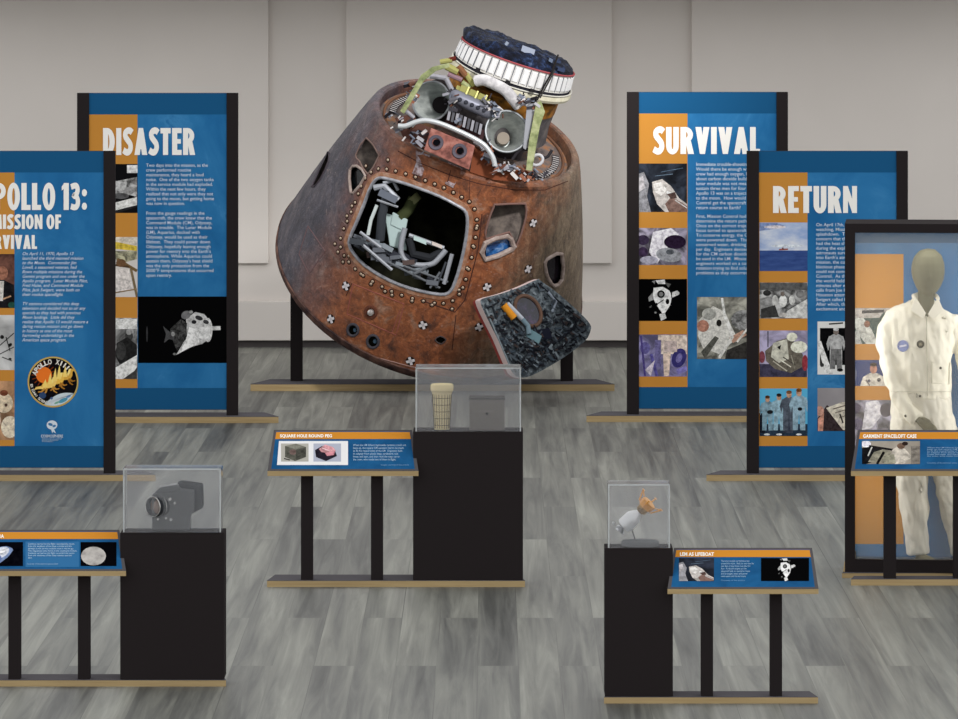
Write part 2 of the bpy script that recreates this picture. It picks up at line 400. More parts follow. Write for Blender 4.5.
tall_panel(77, 93, [('DISASTER', 26, 35, 118, 62)], 'tall blue panel titled DISASTER with a photo of a spacecraft on black',
    [(T1, (69,70.5,137,185.5), 0)], ex_disaster, 330)
TA = """On April 11, 1970, Apollo 13
launched the third manned mission
to the Moon.  Commander Jim
Lovell, a seasoned veteran, had
flown multiple missions during the
Gemini program and one under the
Apollo program.  Lunar Module Pilot,
Fred Haise, and Command Module
Pilot, Jack Swigert, were both on
their rookie spaceflight.

TV stations considered this deep
television and decided not to air any
specials as they had with previous
Moon landings.  Little did they
realize that Apollo 13 would mature a
daring rescue mission and go down
in history as one of the most
harrowing undertakings in the
American space program."""
def arc_text(pl, gp, txt, cx, cy, r, a0, a1, size, col, inward=False):
    n = len(txt)
    for i, ch in enumerate(txt):
        if ch == ' ': continue
        a = math.radians(a0+(a1-a0)*i/(n-1))
        x = cx+r*math.cos(a); y = cy+r*math.sin(a)
        rot = a+PI/2 if not inward else a-PI/2
        def warp(u, v, x=x, y=y, rot=rot):
            return (x+u*math.cos(rot)-v*math.sin(rot), y+u*math.sin(rot)+v*math.cos(rot))
        wd = size*(.28 if ch in 'I,' else .75)
        yield ch, (-wd/2,-size/2,wd/2,size/2), warp
def ex_apollo(pl, gp, X, Y):
    q = lambda L: [(X+a,Y+b) for a,b in L]
    picture('photo', pl, (X+12,Y+103,X+60.5,Y+157), bw(5,38,110,7,(1.1,.75,.65)), [
        (q([(26,157),(34,132),(48,128),(60,134),(60,157)]), (28,28,32)), (q([(44,130),(50,130),(49,150),(46,150)]), (210,205,200)), (q(el(48,122,6,7)), (160,110,90)), (q(el(58,154,4,3)), (40,80,70)),
        (q(ln(49,148,57,145,1.5)), (190,150,120))], gp)
    picture('photo', pl, (X+12,Y+164,X+60.5,Y+219), bw(6,150,215,3), [
        (q(ln(44,196,60,182,1)), (60,60,60)), (q(ln(40,206,60,196,1)), (70,70,70)), (q(el(56,194,2.4,1.6,-40)), (24,24,24)), (q(el(48,186,2,2)), (34,34,34)), (q(el(56,208,1.6,1.2)), (40,40,40)),
        (q(ln(48,206,58,210,1)), (80,80,80)), (q(ln(52,186,56,200,1)), (50,50,50)), (q(el(40,200,3,4)), (44,44,44))], gp)
    picture('photo', pl, (X+12,Y+230,X+60.5,Y+289), bw(7,90,190,5,(1.1,.85,.65)), [
        (q(el(50,252,9,10)), (214,196,170)), (q(el(50,242,4,3)), (120,70,50)), (q(el(56,276,9,11)), (226,212,190)), (q(el(38,268,9,14)), (200,180,156)), (q(el(52,254,1.6,1.6)), (90,70,60))], gp)
    cx, cy = X+99, Y+231; R = 25.5
    m = MB()
    L = 2.4
    E = lambda *a, **k: el(*a, **k)
    sh = [(E(cx,cy,R,R,n=48),(196,160,72)), (E(cx,cy,R-.9,R-.9,n=48),(214,190,120)), (E(cx,cy,R-1.5,R-1.5,n=48),(20,17,20))]
    for i in range(18):
        a = math.radians(i*20); r0, r1 = 8.2, 12.4
        sh.append((ln(cx-9+r0*math.cos(a), cy-7+r0*math.sin(a), cx-9+r1*math.cos(a), cy-7+r1*math.sin(a), .9), (120,52,20)))
    sh += [(E(cx-9,cy-7,8,8,n=28),(238,122,44))]
    # earth at lower right, clipped by the black field
    earth = []
    for a in range(0, 41):
        t = math.radians(28+a*(112-28)/40); earth.append((cx+(R-1.7)*math.cos(t), cy+(R-1.7)*math.sin(t)))
    for a in range(0, 21):
        t = a/20; earth.append((cx-9.3+ t*31.2, cy+22.4-t*10.8-math.sin(t*PI)*5.0))
    sh += [(earth,(206,218,226)), (E(cx+10,cy+18.4,5,2.0,-24),(84,150,178)), (E(cx+4,cy+20.6,3,1.0,-24),(120,170,150)), (E(cx+15.5,cy+14.6,2.6,1,-24),(96,140,190))]
    # three leaping horses
    def horse(x, y, s, c, c2):
        g = lambda Lp: [(x+a*s, y+b*s) for a, b in Lp]
        return [(g([(-7,3),(-5,-1.5),(0,-2.5),(4,-4),(6,-8),(8,-9.5),(10.5,-7.4),(8.6,-6.4),(8.2,-2),(6,1.4),(0,2),(-4,3.4)]), c),
                (g([(5,0),(9,2.6),(11.5,2),(11,3.2),(8,4),(4,1.8)]), c2), (g([(5,1),(7,5),(9.5,6.5),(8.4,7.2),(5.6,5.6),(3.4,2)]), c2),
                (g([(-4,2),(-7,5),(-10,5.4),(-10,6.6),(-6,6.4),(-2,3)]), c2), (g([(-2,2),(-3,6),(-5.6,8),(-4.4,8.8),(-1.4,6.6),(0,2)]), c2),
                (g([(-6.4,0),(-12,1),(-14,4),(-10,3),(-6,3)]), c), (g([(3,-4),(5,-9),(7,-9.4),(6,-5),(4,-2)]), (250,226,140))]
    sh += horse(cx+11,cy-4,1.0,(222,170,72),(160,108,40))+horse(cx+2.5,cy+0,1.02,(240,192,84),(176,120,48))+horse(cx-5,cy+4,1.0,(246,208,112),(190,136,60))
    for fx,fy,h_ in ((-3,2,11),(2,-1,13),(6,-3,14),(12,-5,11),(-8,5,8)): sh.append(([(cx+fx-2.2,cy+fy),(cx+fx-1,cy+fy-h_*.6),(cx+fx+.6,cy+fy-h_),(cx+fx+1.4,cy+fy-h_*.5),(cx+fx+2.4,cy+fy)], (250,218,120)))
    sh += [(E(cx-10.5,cy+13.4,3.6,3.2),(52,74,112)), (E(cx-1.5,cy+16.3,1.3,1.2),(90,110,150))]
    for i,(pts,col) in enumerate(sh): pl.poly(m, pts, mat(col), L+.05*i)
    em = m.build('mission_emblem', gp); em['label'] = 'round mission emblem with three golden horses'
    for letters in (list(arc_text(pl, gp, 'APOLLO XIII', cx, cy, 20.4, 206, 316, 5.0, None)), list(arc_text(pl, gp, 'EX LUNA, SCIENTIA', cx, cy, 21.6, 172, 98, 2.5, None, True))):
        allm = bmesh.new()
        for ch, bx, wp in letters:
            me = textmesh(ch, .03)
            xs = [v.co.x for v in me.vertices]; ys = [v.co.y for v in me.vertices]
            for v in me.vertices:
                u = (v.co.x-min(xs))/max(1e-6,max(xs)-min(xs)); t = (max(ys)-v.co.y)/max(1e-6,max(ys)-min(ys))
                pass
            x0_, x1_, y0_, y1_ = min(xs), max(xs), min(ys), max(ys)
            for v in me.vertices:
                u = (v.co.x-x0_)/(x1_-x0_+1e-9); t = (y1_-v.co.y)/(y1_-y0_+1e-9)
                v.co = pl.M(*wp(bx[0]+(bx[2]-bx[0])*u, bx[1]+(bx[3]-bx[1])*t), 6.2)
            allm.from_mesh(me); bpy.data.meshes.remove(me)
        me = bpy.data.meshes.new('emblem_lettering'); allm.to_mesh(me); allm.free(); me.materials.append(mat((232,228,220))); link('emblem_lettering', me, gp)
    # maker's mark below: a small globe over two lines
    m = MB(); gx, gy = X+98, Y+274
    for i,(pts,c) in enumerate([(el(gx,gy,5.4,4.6),(214,224,234)), (el(gx-1.5,gy-.5,2.4,1.4,20),(60,118,168)), (el(gx+2.2,gy+1,1.8,1.2,-20),(70,126,174)), ([(gx-1,gy+4),(gx+2,gy+4),(gx+4,gy+8.4),(gx+1,gy+6.6),(gx+.4,gy+8.6)],(214,224,234))]):
        pl.poly(m, pts, mat(c), 2.4+.1*i)
    m.build('museum_logo', gp)
    lettering('logo_lettering', pl, 'COSMOSPHERE', (gx-11,gy+9.6,gx+11,gy+12.6), mat((206,218,230)), gp, offset=.02)
    lettering('logo_lettering', pl, 'INTERNATIONAL SCIENCE\nEDUCATION CENTER\nHUTCHINSON', (gx-10,gy+13.4,gx+10,gy+17), mat((180,200,220)), gp, offset=.01)
tall_panel(-46, 151, [('APOLLO 13:',26,32,133,59),('A MISSION OF',26,63.5,107,78,.045),('SURVIVAL',26,84,83,98,.045)], 'tall blue panel titled APOLLO 13 with a round horse emblem',
    [(TA,(68,101,134,192),.3)], ex_apollo, 330)
T3 = """Immediate trouble-shooting began.
Would there be enough water?  The
crew had enough oxygen, but what
about carbon dioxide build up?  The
lunar module was not meant to
sustain three men for four days.
Apollo 13 was on a trajectory away
to the moon.  How would Mission
Control get the spacecraft on a
return course to Earth?

First, Mission Control had to
determine the return path home.
Once on the correct trajectory, the
focus turned to spacecraft supplies.
To conserve energy, the CM and LM
were powered down.  The crew
conserved water, drinking only six oz
per day.  Engineers devised a way
for the CM carbon dioxide filters to
be used in the LM.  Mission Control
engineers worked on a constant
rotation trying to find solutions to
problems as they occurred."""
def lander(q, x, y, s):
    g = lambda L: [(x+a*s,y+b*s) for a,b in L]
    W = (232,232,232); K = (14,14,15)
    return [(g([(-8,-9),(2,-10),(9,-6),(12,0),(10,10),(6,16),(3,21),(-2,14),(-6,8),(-9,1)]), W), (g(el(0,-2,4.2,4.2)), K), (g(el(0,-2,2.4,2.4)), (120,120,120)),
            (g([(-14,2),(-9,-4),(-8,4),(-13,6)]), (150,150,150)), (g([(12,-4),(18,-6),(18,-1),(12,2)]), W), (g(el(17,-3,3,2.4)), (200,200,200)),
            (g([(-6,-17),(4,-18),(5,-13),(-3,-13)]), (225,225,225)), (g([(-10,-16),(-6,-17),(-7,-13)]), (130,130,130)), (g([(4,-15),(11,-13),(8,-9)]), (90,90,90)),
            (g([(-2,20),(4,18),(6,24),(0,27)]), (210,210,210)), (g(ln(10,-8,13,8,1)), K), (g(ln(-6,10,3,4,1)), (60,60,60)), (g(el(7,6,2,3)), K), (g(el(-5,9,1.6,1.6)), K), (g([(-13,12),(-10,10),(-11,13)]), (110,110,110)), (g(el(-6,18,1.2,1)), (150,150,150))]
def ex_survival(pl, gp, X, Y):
    q = lambda L: [(X+a,Y+b) for a,b in L]
    picture('photo', pl, (X+11,Y+71.5,X+60,Y+120), bw(8,18,70,6,(.85,.95,1.15)), earthpic(q), gp)
    picture('photo', pl, (X+11,Y+136,X+60,Y+173), bw(9,30,190,7,(.97,.93,1.05)), [
        (q([(26,140),(44,136),(52,142),(40,156),(30,172),(22,160)]), (226,222,232)), (q(el(48,150,11,7)), (40,28,48)), (q(el(16,148,6,5)), (58,48,70)), (q(el(42,163,13,7,8)), (150,152,158)), (q(el(16,160,5,5)), (64,50,76)),
        (q(el(43,160,4,2.6)), (84,88,94)), (q(el(22,168,9,4)), (170,168,184))], gp)
    picture('photo', pl, (X+11,Y+187,X+60,Y+229), (6,6,7), lander(q, X+34, Y+204, .92), gp)
    picture('photo', pl, (X+11,Y+242.5,X+60,Y+284.5), bw(10,95,190,8,(.92,.88,1.16)), [
        (q(rc(31,243,60,262)), (226,208,196)), (q(rc(28,248,34,275)), (110,104,150)), (q(el(52,266,7,10,20)), (58,54,112)), (q(el(52,266,3,5,20)), (120,114,170)), (q([(36,262),(44,260),(42,284),(37,284)]), (222,200,186)),
        (q(el(18,256,5,6)), (100,94,150)), (q(ln(14,244,18,284,2)), (80,70,130)), (q(ln(24,262,30,284,3)), (90,84,150)), (q(ln(50,280,60,276,5)), (134,128,196)), (q(rc(37,249,50,260)), (198,180,176)), (q([(18,278),(28,268),(24,284)]), (206,196,210))], gp)
    picture('photo', pl, (X+70,Y+205,X+136,Y+267), bw(11,60,190,8,(1,.99,.93)), [
        (q([(72,228),(86,214),(98,220),(110,246),(92,262),(76,256),(71,244)]), (214,212,206)), (q(el(82,222,7,6)), (176,176,170)), (q(el(92,231,2.6,3.4)), (40,38,36)), (q(ln(95,206,98,226,2.4)), (228,228,224)), (q(ln(98,224,108,250,3.4)), (232,230,226)),
        (q(el(76,234,6,6)), (182,130,112)), (q([(74,260),(88,244),(92,246),(78,267)]), (90,90,84)), (q([(100,258),(128,246),(136,252),(136,267),(98,267)]), (54,52,50)), (q([(102,246),(116,238),(120,243),(106,251)]), (190,150,130)),
        (q(ln(92,266,106,244,3)), (214,212,208)), (q(el(116,228,12,10)), bw(12,50,170,24)), (q(ln(110,250,124,232,2)), (226,222,216))], gp)
def earthpic(q):
    return [(q([(11,82),(17,80),(22,92),(20,104),(24,120),(11,120)]), (150,150,156)), (q([(11,86),(16,84),(18,96),(12,100)]), (196,192,196)),
        (q([(25,90),(35,87),(44,94),(52,106),(60,112),(60,120),(38,120),(30,112),(26,100)]), (196,190,186)), (q([(26,92),(34,90),(40,98),(34,104),(28,100)]), (230,226,222)), (q(el(42,101,3,1.6,30)), (232,232,232)),
        (q([(38,112),(44,105),(54,110),(60,114),(60,120),(42,120)]), (130,104,96)), (q([(40,102),(48,100),(50,106),(44,107)]), (84,66,62)), (q(ln(48,108,60,116,1)), (220,220,220)), (q(ln(28,84,46,82,.6)), (110,130,150)), (q(ln(34,80,56,76,.6)), (90,110,130))]
tall_panel(627, 92, [('SURVIVAL',26,35,133,62)], 'tall blue panel titled SURVIVAL standing partly behind the RETURN panel',
    [(T3,(69,70.5,141,184),0)], ex_survival, 330)
T4 = """On April 17th, with the world
watching, Mission Control waited for
splashdown.  There was great
concern that the heat shield
had the heat shield been damaged
during the explosion the three
astronauts surely would burn up
into Earth's atmosphere.  For this
mission, the communications
blackout phase lasted longer and
could not come soon enough for
Control.  As the seconds ticked by
the world held its breath.  Four
minutes after expected, a radio
calls from Joe Kerwin rang in
Houston attempting to raise a reply.
Swigert called back, OK, Joe.
After which, there was great
excitement and relief."""
def ex_return(pl, gp, X, Y):
    q = lambda L: [(X+a,Y+b) for a,b in L]
    picture('photo', pl, (X+12.5,Y+71.5,X+60.5,Y+120), noisemat('sky_print', [(.35,(150,172,214)),(.55,(196,206,226)),(.7,(226,228,234))], 5, 4, (1,1,2.4)), [
        (q(rc(12,99.5,61,121)), noisemat('sea_print', [(.3,(44,66,124)),(.7,(66,92,150))], 9, 4, (1,1,4))), (q([(12,72),(30,72),(40,76),(12,80)]), (128,146,190)), (q(ln(32,98.6,41,98.2,1.4)), (150,80,70)), (q(rc(35,96.6,36.5,98.6)), (120,80,80)),
        (q(el(28,76,11,1.6)), (222,214,220)), (q(el(40,95,16,1.6)), (216,224,236))], gp)
    picture('photo', pl, (X+12.5,Y+131.5,X+60.5,Y+167.5), bw(13,30,200,12), [
        (q(rc(12,132,60,139)), (92,92,92)), (q([(12,150),(26,146),(30,160),(12,164)]), (150,150,150)), (q([(40,160),(60,148),(60,167),(38,167)]), (206,206,204)), (q(el(36,150,4,6)), (226,226,224)), (q(el(35.5,143,2,2.4)), (120,110,104)), (q(el(45,149,3,5)), (210,210,208)),
        (q(el(28,150,3,6)), (200,200,198)), (q(el(53,143,4,4)), (130,130,130)), (q(el(20,142,4,3)), (50,50,50)), (q(el(36,164,4,2.4)), (190,186,182)), (q([(14,158),(28,154),(32,166),(14,167)]), (60,60,60))], gp)
    picture('photo', pl, (X+12.5,Y+179.5,X+60.5,Y+226), bw(14,130,200,10,(.96,.92,1.08)), [
        (q(rc(12,213,60,226)), (66,64,84)), (q([(18,200),(30,190),(44,186),(56,204),(55,216),(44,222),(28,218),(19,210)]), (108,102,92)), (q([(26,192),(40,188),(42,208),(32,212),(24,206)]), (196,194,180)), (q(el(45,186,5.4,4.4)), (222,222,204)),
        (q(el(52,196,8.4,6)), (228,228,210)), (q([(30,196),(34,194),(33,199)]), (30,28,28)), (q(ln(32,208,44,216,1)), (226,222,206)), (q(ln(36,206,48,214,1)), (70,66,62)), (q(ln(44,204,48,218,1)), (150,146,132)), (q(el(58,212,3,8)), (150,60,70)), (q(ln(21,180,21,196,1)), (60,60,70)), (q(ln(26,210,40,220,1)), (190,186,170)), (q(el(15,206,3,6)), (130,70,80))], gp)
    fg = []
    for (dx, h, suit, hair) in ((20.5,36,(130,160,176),(90,60,40)), (32,38,(150,182,198),(40,36,36)), (42,41,(84,92,104),(120,80,50)), (52,43,(146,174,190),(130,80,40))):
        fg += figure(X+dx, Y+281, h, suit, hair=hair)
    picture('photo', pl, (X+12.5,Y+237.5,X+60.5,Y+285), (92,178,218), [(q(rc(12,273,61,286)), (44,58,74)), (q(rc(12,262,18,282)), (26,30,40)), (q(rc(36,262,46,282)), (60,66,80))]+fg+[(q(el(53,258,2.4,1.8)), (30,30,34)), (q(el(23,261,3,2)), (34,36,40)), (q(el(20,283.4,3,1)), (206,214,218)), (q(el(32,283.4,3,1)), (216,220,224)), (q(el(52,283.4,3,1)), (216,220,224))], gp)
    picture('photo', pl, (X+70.5,Y+170.5,X+110,Y+223.5), (226,226,224), [(q(rc(73,177,110,214)), (14,14,15)), (q([(70,190),(74,190),(86,223),(78,223)]), (226,226,224)), (q(el(75,214,2,2)), (60,60,60))]+figure(X+89,Y+219,42,(176,176,176),(120,110,104),(200,200,200))+[(q([(84,198),(94,198),(95,218),(90,218),(89,204),(88,218),(83,218)]), (116,116,116))]+[(q(ln(82,173,96,172,1.4)), (60,60,60)), (q(el(93,219,3,1.6)), (30,30,30))], gp)
    picture('photo', pl, (X+70.5,Y+237,X+110,Y+280), noisemat('newsprint_ground', [(.3,(140,136,140)),(.7,(166,162,164))], 3, 3), [(q([(70,268),(80,254),(96,266),(100,280),(70,280)]), (58,48,50)), (q([(79,257),(95,251),(110,252),(110,280),(96,279)]), (214,206,190)), (q(ln(86,258,100,254,1.2)), (110,100,90)), (q(ln(88,262,104,257,1)), (130,120,110)), (q(ln(92,267,106,262,1)), (130,120,110)), (q(ln(93,263,96,272,1.6)), (60,54,50)), (q(el(73,260,4,5)), (196,150,134)), (q([(71,268),(77,262),(76,280),(71,280)]), (206,150,130))], gp)
tall_panel(747, 151, [('RETURN',26,35,110,62)], 'tall blue panel titled RETURN with an orange column of photos',
    [(T4,(69,72,141,160),0)], ex_return, 330)
# ------------------------------------------------------------------ low kiosks
def reader(t, cx, yt, zf, front, title, draw, hw=(69,75.5), bh=41, shift=0):
    """slanted reader board: yt its upper pixel row, front edge at distance zf"""
    yb = yt+bh; dz = .2
    A = P(cx-hw[1],yb,zf); B = P(cx+hw[1],yb,zf); Cc = P(cx+hw[0],yt,zf+dz); D = P(cx-hw[0],yt,zf+dz)
    n = (B-A).cross(D-A).normalized()
    if n.y > 0: n = -n
    pl = Plane(A, n)
    k = zf/F
    m = MB(); th = Vector((0,0,-5*k))
    m.prism([A,B,Cc,D], th, TAN)
    m.prism([A+n*.0005,B+n*.0005,Cc+n*.0005,D+n*.0005], Vector(n)*.001, GREYTOP)
    bd = m.build('reader_board', t)
    ht = yb-yt
    def X(u, y):   # u: -1..1 across at row y
        f = (y-yt)/ht; return cx+u*(hw[0]+(hw[1]-hw[0])*f)
    pr = MB()
    pl.poly(pr, [(X(-.965,yt+1.5),yt+1.5),(X(.965,yt+1.5),yt+1.5),(X(.955,yt+39),yt+39),(X(-.955,yt+39),yt+39)], noisemat('reader_blue', [(.3,(22,76,122)),(.7,(32,96,146))], 6, 5, dist=1), 1.4)
    pr.build('printed_sheet', bd)
    pr = MB(); pl.poly(pr, [(X(-.962,yt+2),yt+2),(X(.962,yt+2),yt+2),(X(.962,yt+9),yt+9),(X(-.962,yt+9),yt+9)], mat((206,138,50)), 1.9); pr.build('orange_band', bd)
    if title: lettering('title_lettering', pl, title[0], (title[1],yt+4.2,title[2],yt+8.0), mat((250,246,238)), bd, offset=.04, space=1.05, lay=2.6)
    draw(pl, bd)
    return pl, zf, k
LOR1 = "When the LM lithium hydroxide canisters could not\nkeep up, the square CM canisters had to be made\nto fit the round holes of the LM.  Engineers built\nan adapter from plastic bags, cardboard, suit\nhoses and tape, and then read the steps up to\nthe crew, who made two of them in flight."
LOR2 = "The lunar module carried the crew\naround the moon.  Built for two men for\ntwo days, it kept three men alive for\nfour.  Its descent engine put the\nspacecraft back on course for home\nand its oxygen, water and power\nwere saved until the last hours."
LOR3 = "Cameras carried on the flight recorded the moon\nfrom the windows of the lunar module and the\ndamage to the service module once it was let go.\nFilm magazines came home in the command module."
def kiosk(ped, slabx, yb, rd_c, rd_y, posts, title, draw, label, group='low exhibit kiosks'):
    z = zfloor(yb); k = z/F
    t = thing('exhibit_kiosk', P((slabx[0]+slabx[1])/2, yb, z), label, 'museum kiosk', group)
    _, dep, hg = slab(0, 0, yb, 6.5, 6.0, t, x0=slabx[0], x1=slabx[1], inset=6)
    a = P(ped[0],ped[1]+1.6,z); b = P(ped[2],ped[3],z)
    m = MB(); m.box((a.x, z+.01, hg), (b.x, z+.01+dep*.96, P(0,ped[1]+1.6,z+.01).z), BLACK)
    m.build('pedestal', t, bevel=.003)
    zf = z-.05
    reader(t, rd_c, rd_y, zf, None, title, draw)
    for px in posts:
        m = MB(); q0 = P(px,0,z+.03); q1 = P(px+12,0,z+.03)
        ztop = P(0,rd_y+37.5,z+.03).z
        m.box((q0.x,z+.02,hg),(q1.x,z+.08,ztop-.004), BLACK); m.build('post', t)
    return z, dep
def dr_sq(pl, bd):
    picture('photo', pl, [(279,441),(348,441),(348,465),(277,465)], (232,232,234), [], bd, lay=2.2)
    picture('photo', pl, (281,443.5,308.5,461.5), (176,174,166), [([(285,446),(296,443.6),(306,447),(306,457),(295,461),(285,457)], (92,92,84)), ([(285,446),(296,443.6),(306,447),(296,449.5)], (120,120,110)), (el(293,452,3.6,2.8), (110,92,88)), ([(296,449.5),(306,447),(306,457),(296,460.6)], (76,76,70)), (ln(284,458.5,290,460,1), (20,20,20))], bd, lay=2.8)
    picture('photo', pl, (313.5,443.5,341,461.5), (176,180,196), [([(315,450),(322,446),(334,448),(337,456),(326,461),(316,457)], (38,34,44)), ([(319,449),(325,444.5),(333,447),(336,451),(328,453),(321,452)], (206,150,156)), ([(325,453),(335,451),(334,455),(327,456)], (196,132,142)), (ln(322,448,330,451,.8), (236,200,204))], bd, lay=2.8)
    lettering('body_text', pl, LOR1, (353,444,406,461), mat((170,194,216)), bd, offset=.004, lay=2.4)
    lettering('body_text', pl, 'Images courtesy of the archive', (381,464,409,466), mat((120,160,196)), bd, lay=2.4)
SQ = kiosk((413,430,523,580), (267,525), 587, 343, 430, (301,371), ('SQUARE HOLE ROUND PEG',280,332), dr_sq, 'kiosk with the SQUARE HOLE ROUND PEG board, in front of the capsule')
def dr_cam(pl, bd):
    picture('photo', pl, (-18,542,23,566), (8,8,14), [(el(2,556,13,9,-25), (120,140,180)), (el(0,553,10,5,-25), (206,210,222)), (el(-6,560,8,4,-25), (90,110,160)), ([(14,549),(8,557),(-4,566),(10,566),(23,560),(23,546)], (8,8,14)), (el(3,551,4,1.4,-25), (235,235,240))], bd, lay=2.2)
    picture('photo', pl, (80.5,542,116.5,566), (8,8,12), [(el(93.5,556,12.5,9.4), noisemat('moon_print', [(.35,(140,136,134)),(.5,(178,174,170)),(.7,(204,200,196))], 14, 5))], bd, lay=2.2)
    picture('photo', pl, (25.5,541.5,79,567), (52,108,156), [], bd, lay=1.8)
    lettering('body_text', pl, LOR3+'\n'+LOR3[:96], (28,543,77,558.5), mat((176,200,220)), bd, offset=.004, lay=2.4)
    lettering('body_text', pl, 'Courtesy of the national space archive', (27,563,58,565), mat((150,182,210)), bd, lay=2.4)
CM_ = kiosk((120,531,224,681), (-27,226), 686.5, 50.5, 530, (8.5,78), ('CAMERA',-13,4), dr_cam, 'kiosk at lower left whose board shows a moon photo')
def dr_lm(pl, bd):
    k = .72
    q = lambda L: [(679+(a-11)*k*.98, 558+(b-72)*.49) for a,b in L]
    picture('photo', pl, (679,558,714,581), bw(15,18,60,9,(.85,.95,1.2)), earthpic(q), bd, lay=2.2)
    picture('photo', pl, (761,558,809,581), (8,8,9), lander(None, 785, 567.4, .52), bd, lay=2.2)
    lettering('body_text', pl, LOR2, (721,560,754,577), mat((160,188,212)), bd, offset=.004, lay=2.4)
    lettering('body_text', pl, 'Courtesy of the archive', (721,579.6,745,581.4), mat((120,160,196)), bd, lay=2.4)
LM_ = kiosk((605,546.5,673,698), (604,818), 703.5, 743, 548, (701,770), ('LEM AS LIFEBOAT',680,714), dr_lm, 'kiosk at lower right with the LEM AS LIFEBOAT board')
# ------------------------------------------------------------------ acrylic covers
def cover(x0, y0, x1, y1, z, dep, label):
    zt = P(0,y1+1.6,z+.01).z+.0008   # pedestal top height
    k = z/F; z0 = z+.014; z1 = z0+dep*.9-.008
    a = P(x0,y0+2.6,z0); b = P(x1,y1,z0); th = .005
    t = thing('display_cover', (.5*(a.x+b.x), .5*(z0+z1), zt), label, 'clear display cover', 'acrylic display covers')
    mk = lambda p, q, m: (lambda mb: (mb.box(p,q,m), mb)[1])(MB())
    mk((a.x,z0,zt),(b.x,z0+th,a.z-th), ACR).build('front_pane', t)
    mk((a.x,z1-th,zt),(b.x,z1,a.z-th), ACR).build('back_pane', t)
    mk((a.x,z0+th,zt),(a.x+th,z1-th,a.z-th), ACR).build('side_pane', t)
    mk((b.x-th,z0+th,zt),(b.x,z1-th,a.z-th), ACR).build('side_pane', t)
    mk((a.x,z0,a.z-th),(b.x,z1,a.z), ACR).build('top_pane', t)
    e = MB(); r = .0035
    for zz in (z0, z1-2*r):
        for (p, q) in (((a.x,zt),(a.x+2*r,a.z)), ((b.x-2*r,zt),(b.x,a.z)), ((a.x,a.z-2*r),(b.x,a.z))):
            e.box((p[0],zz-.0006,p[1]),(q[0],zz+2*r,q[1]+.0006), ACRE)
    e.build('polished_edge', t)
    return zt, z0, z1
zt1, za1, zb1 = cover(415.5,365,521,430,SQ[0],SQ[1], 'clear box over a round and a square canister, centre pedestal')
zt2, za2, zb2 = cover(123,466,221,531,CM_[0],CM_[1], 'clear box over a dark camera, lower left pedestal')
zt3, za3, zb3 = cover(608,481.5,670,546.5,LM_[0],LM_[1], 'clear box over a spacecraft model, lower right pedestal')
# canisters
zm = (za1+zb1)/2; k = zm/F
def rg(c, R, e1, e2, n=32): return [Vector(c)+Vector(e1)*R*math.cos(2*PI*i/n)+Vector(e2)*R*math.sin(2*PI*i/n) for i in range(n)]
cz = P(0,384,zm).z-zt1; cxx = P(442,0,zm).x
t = thing('round_canister', (cxx,zm,zt1), 'cream perforated round canister in the clear box', 'canister')
m = MB(); CR = mat((222,206,160)); X1 = Vector((1,0,0)); Y1 = Vector((0,1,0)); Z1 = Vector((0,0,1))
prof = [(7.6,0),(7.8,.12),(9.6,.78),(10.6,.84),(11.4,.86),(11.4,.97),(10.4,1)]
m.loft([rg((cxx,zm,zt1+.001+cz*v),r*k,X1,Y1) for r,v in prof], CR); m.build('body', t, smooth=True)
m = MB(); G = mat((96,86,60))
for i in range(20):
    a = 2*PI*i/20
    pts = [Vector((cxx+math.cos(a)*(r*k+.0006), zm+math.sin(a)*(r*k+.0006), zt1+cz*v)) for r,v in ((7.8,.03),(7.9,.12),(9.65,.78))]
    m.tube(pts, .0016, G, 5)
for v in (.1,.25,.4,.55,.7):
    r = 7.8+(9.6-7.8)*(v-.12)/.66
    m.tube(rg((cxx,zm,zt1+cz*v),r*k+.0008,X1,Y1,24), .0016, G, 5, closed=True)
m.build('grille', t)
a = P(469.5,397,zm); b = P(504.5,430,zm)
t = thing('square_canister', ((a.x+b.x)/2,zm,zt1), 'grey square metal canister in the clear box', 'canister')
m = MB(); m.box((a.x,zm-.08,zt1+.001),(b.x,zm+.08,a.z), mat((112,106,100),.5)); m.build('body', t, bevel=.004)
m = MB(); m.box((a.x-.002,zm-.082,a.z-.008),(b.x+.002,zm+.082,a.z+.002), mat((70,66,64),.5)); m.build('lid_rim', t)
m = MB(); c_ = (a.x+b.x)/2; m.loft([rg((c_,y,a.z-.085),.008,X1,Z1,14) for y in (zm-.0805,zm-.086)], mat((44,40,40))); m.box((c_-.045,zm-.081,a.z-.072),(c_+.045,zm-.0802,a.z-.07), mat((150,140,136))); m.build('latch', t)
# film camera
zm = (za2+zb2)/2; k = zm/F
t = thing('film_camera', (P(172,0,zm).x,zm,zt2), 'dark boxy film camera with a round lens, in the clear box', 'camera')
DG = noisemat('camera_shell', [(.3,(62,64,68)),(.7,(84,86,90))], 12, 4, rough=.35, spec=.5); DG2 = mat((48,50,54),.4); SV = mat((190,190,188),.25,.8)
def pxprism(m, pts, z0, z1, mt, shift=(0,0)):
    A = [P(x,y,z0) for x,y in pts]
    m.prism(A, Vector((shift[0],z1-z0,shift[1])), mt)
zm += .012
m = MB(); pxprism(m, [(152,494),(173,488),(194,490),(194,512),(190,516),(190,530.3),(152,530.3)], zm-.07, zm+.04, DG); m.build('body', t, bevel=.006)
m = MB(); pxprism(m, [(176,484.5),(181,482.5),(202,485.5),(202.6,508),(190,515),(178,512)], zm-.05, zm+.065, DG2); m.build('film_magazine', t, bevel=.006)
m = MB(); pxprism(m, [(154,493),(160,487.5),(178,484.5),(180,489),(174,492.5)], zm-.078, zm+.02, DG); m.build('viewfinder', t, bevel=.005)
ax = Vector((-.62,-.78,.02)).normalized(); e1 = ax.cross(Z1).normalized(); e2 = e1.cross(ax).normalized()
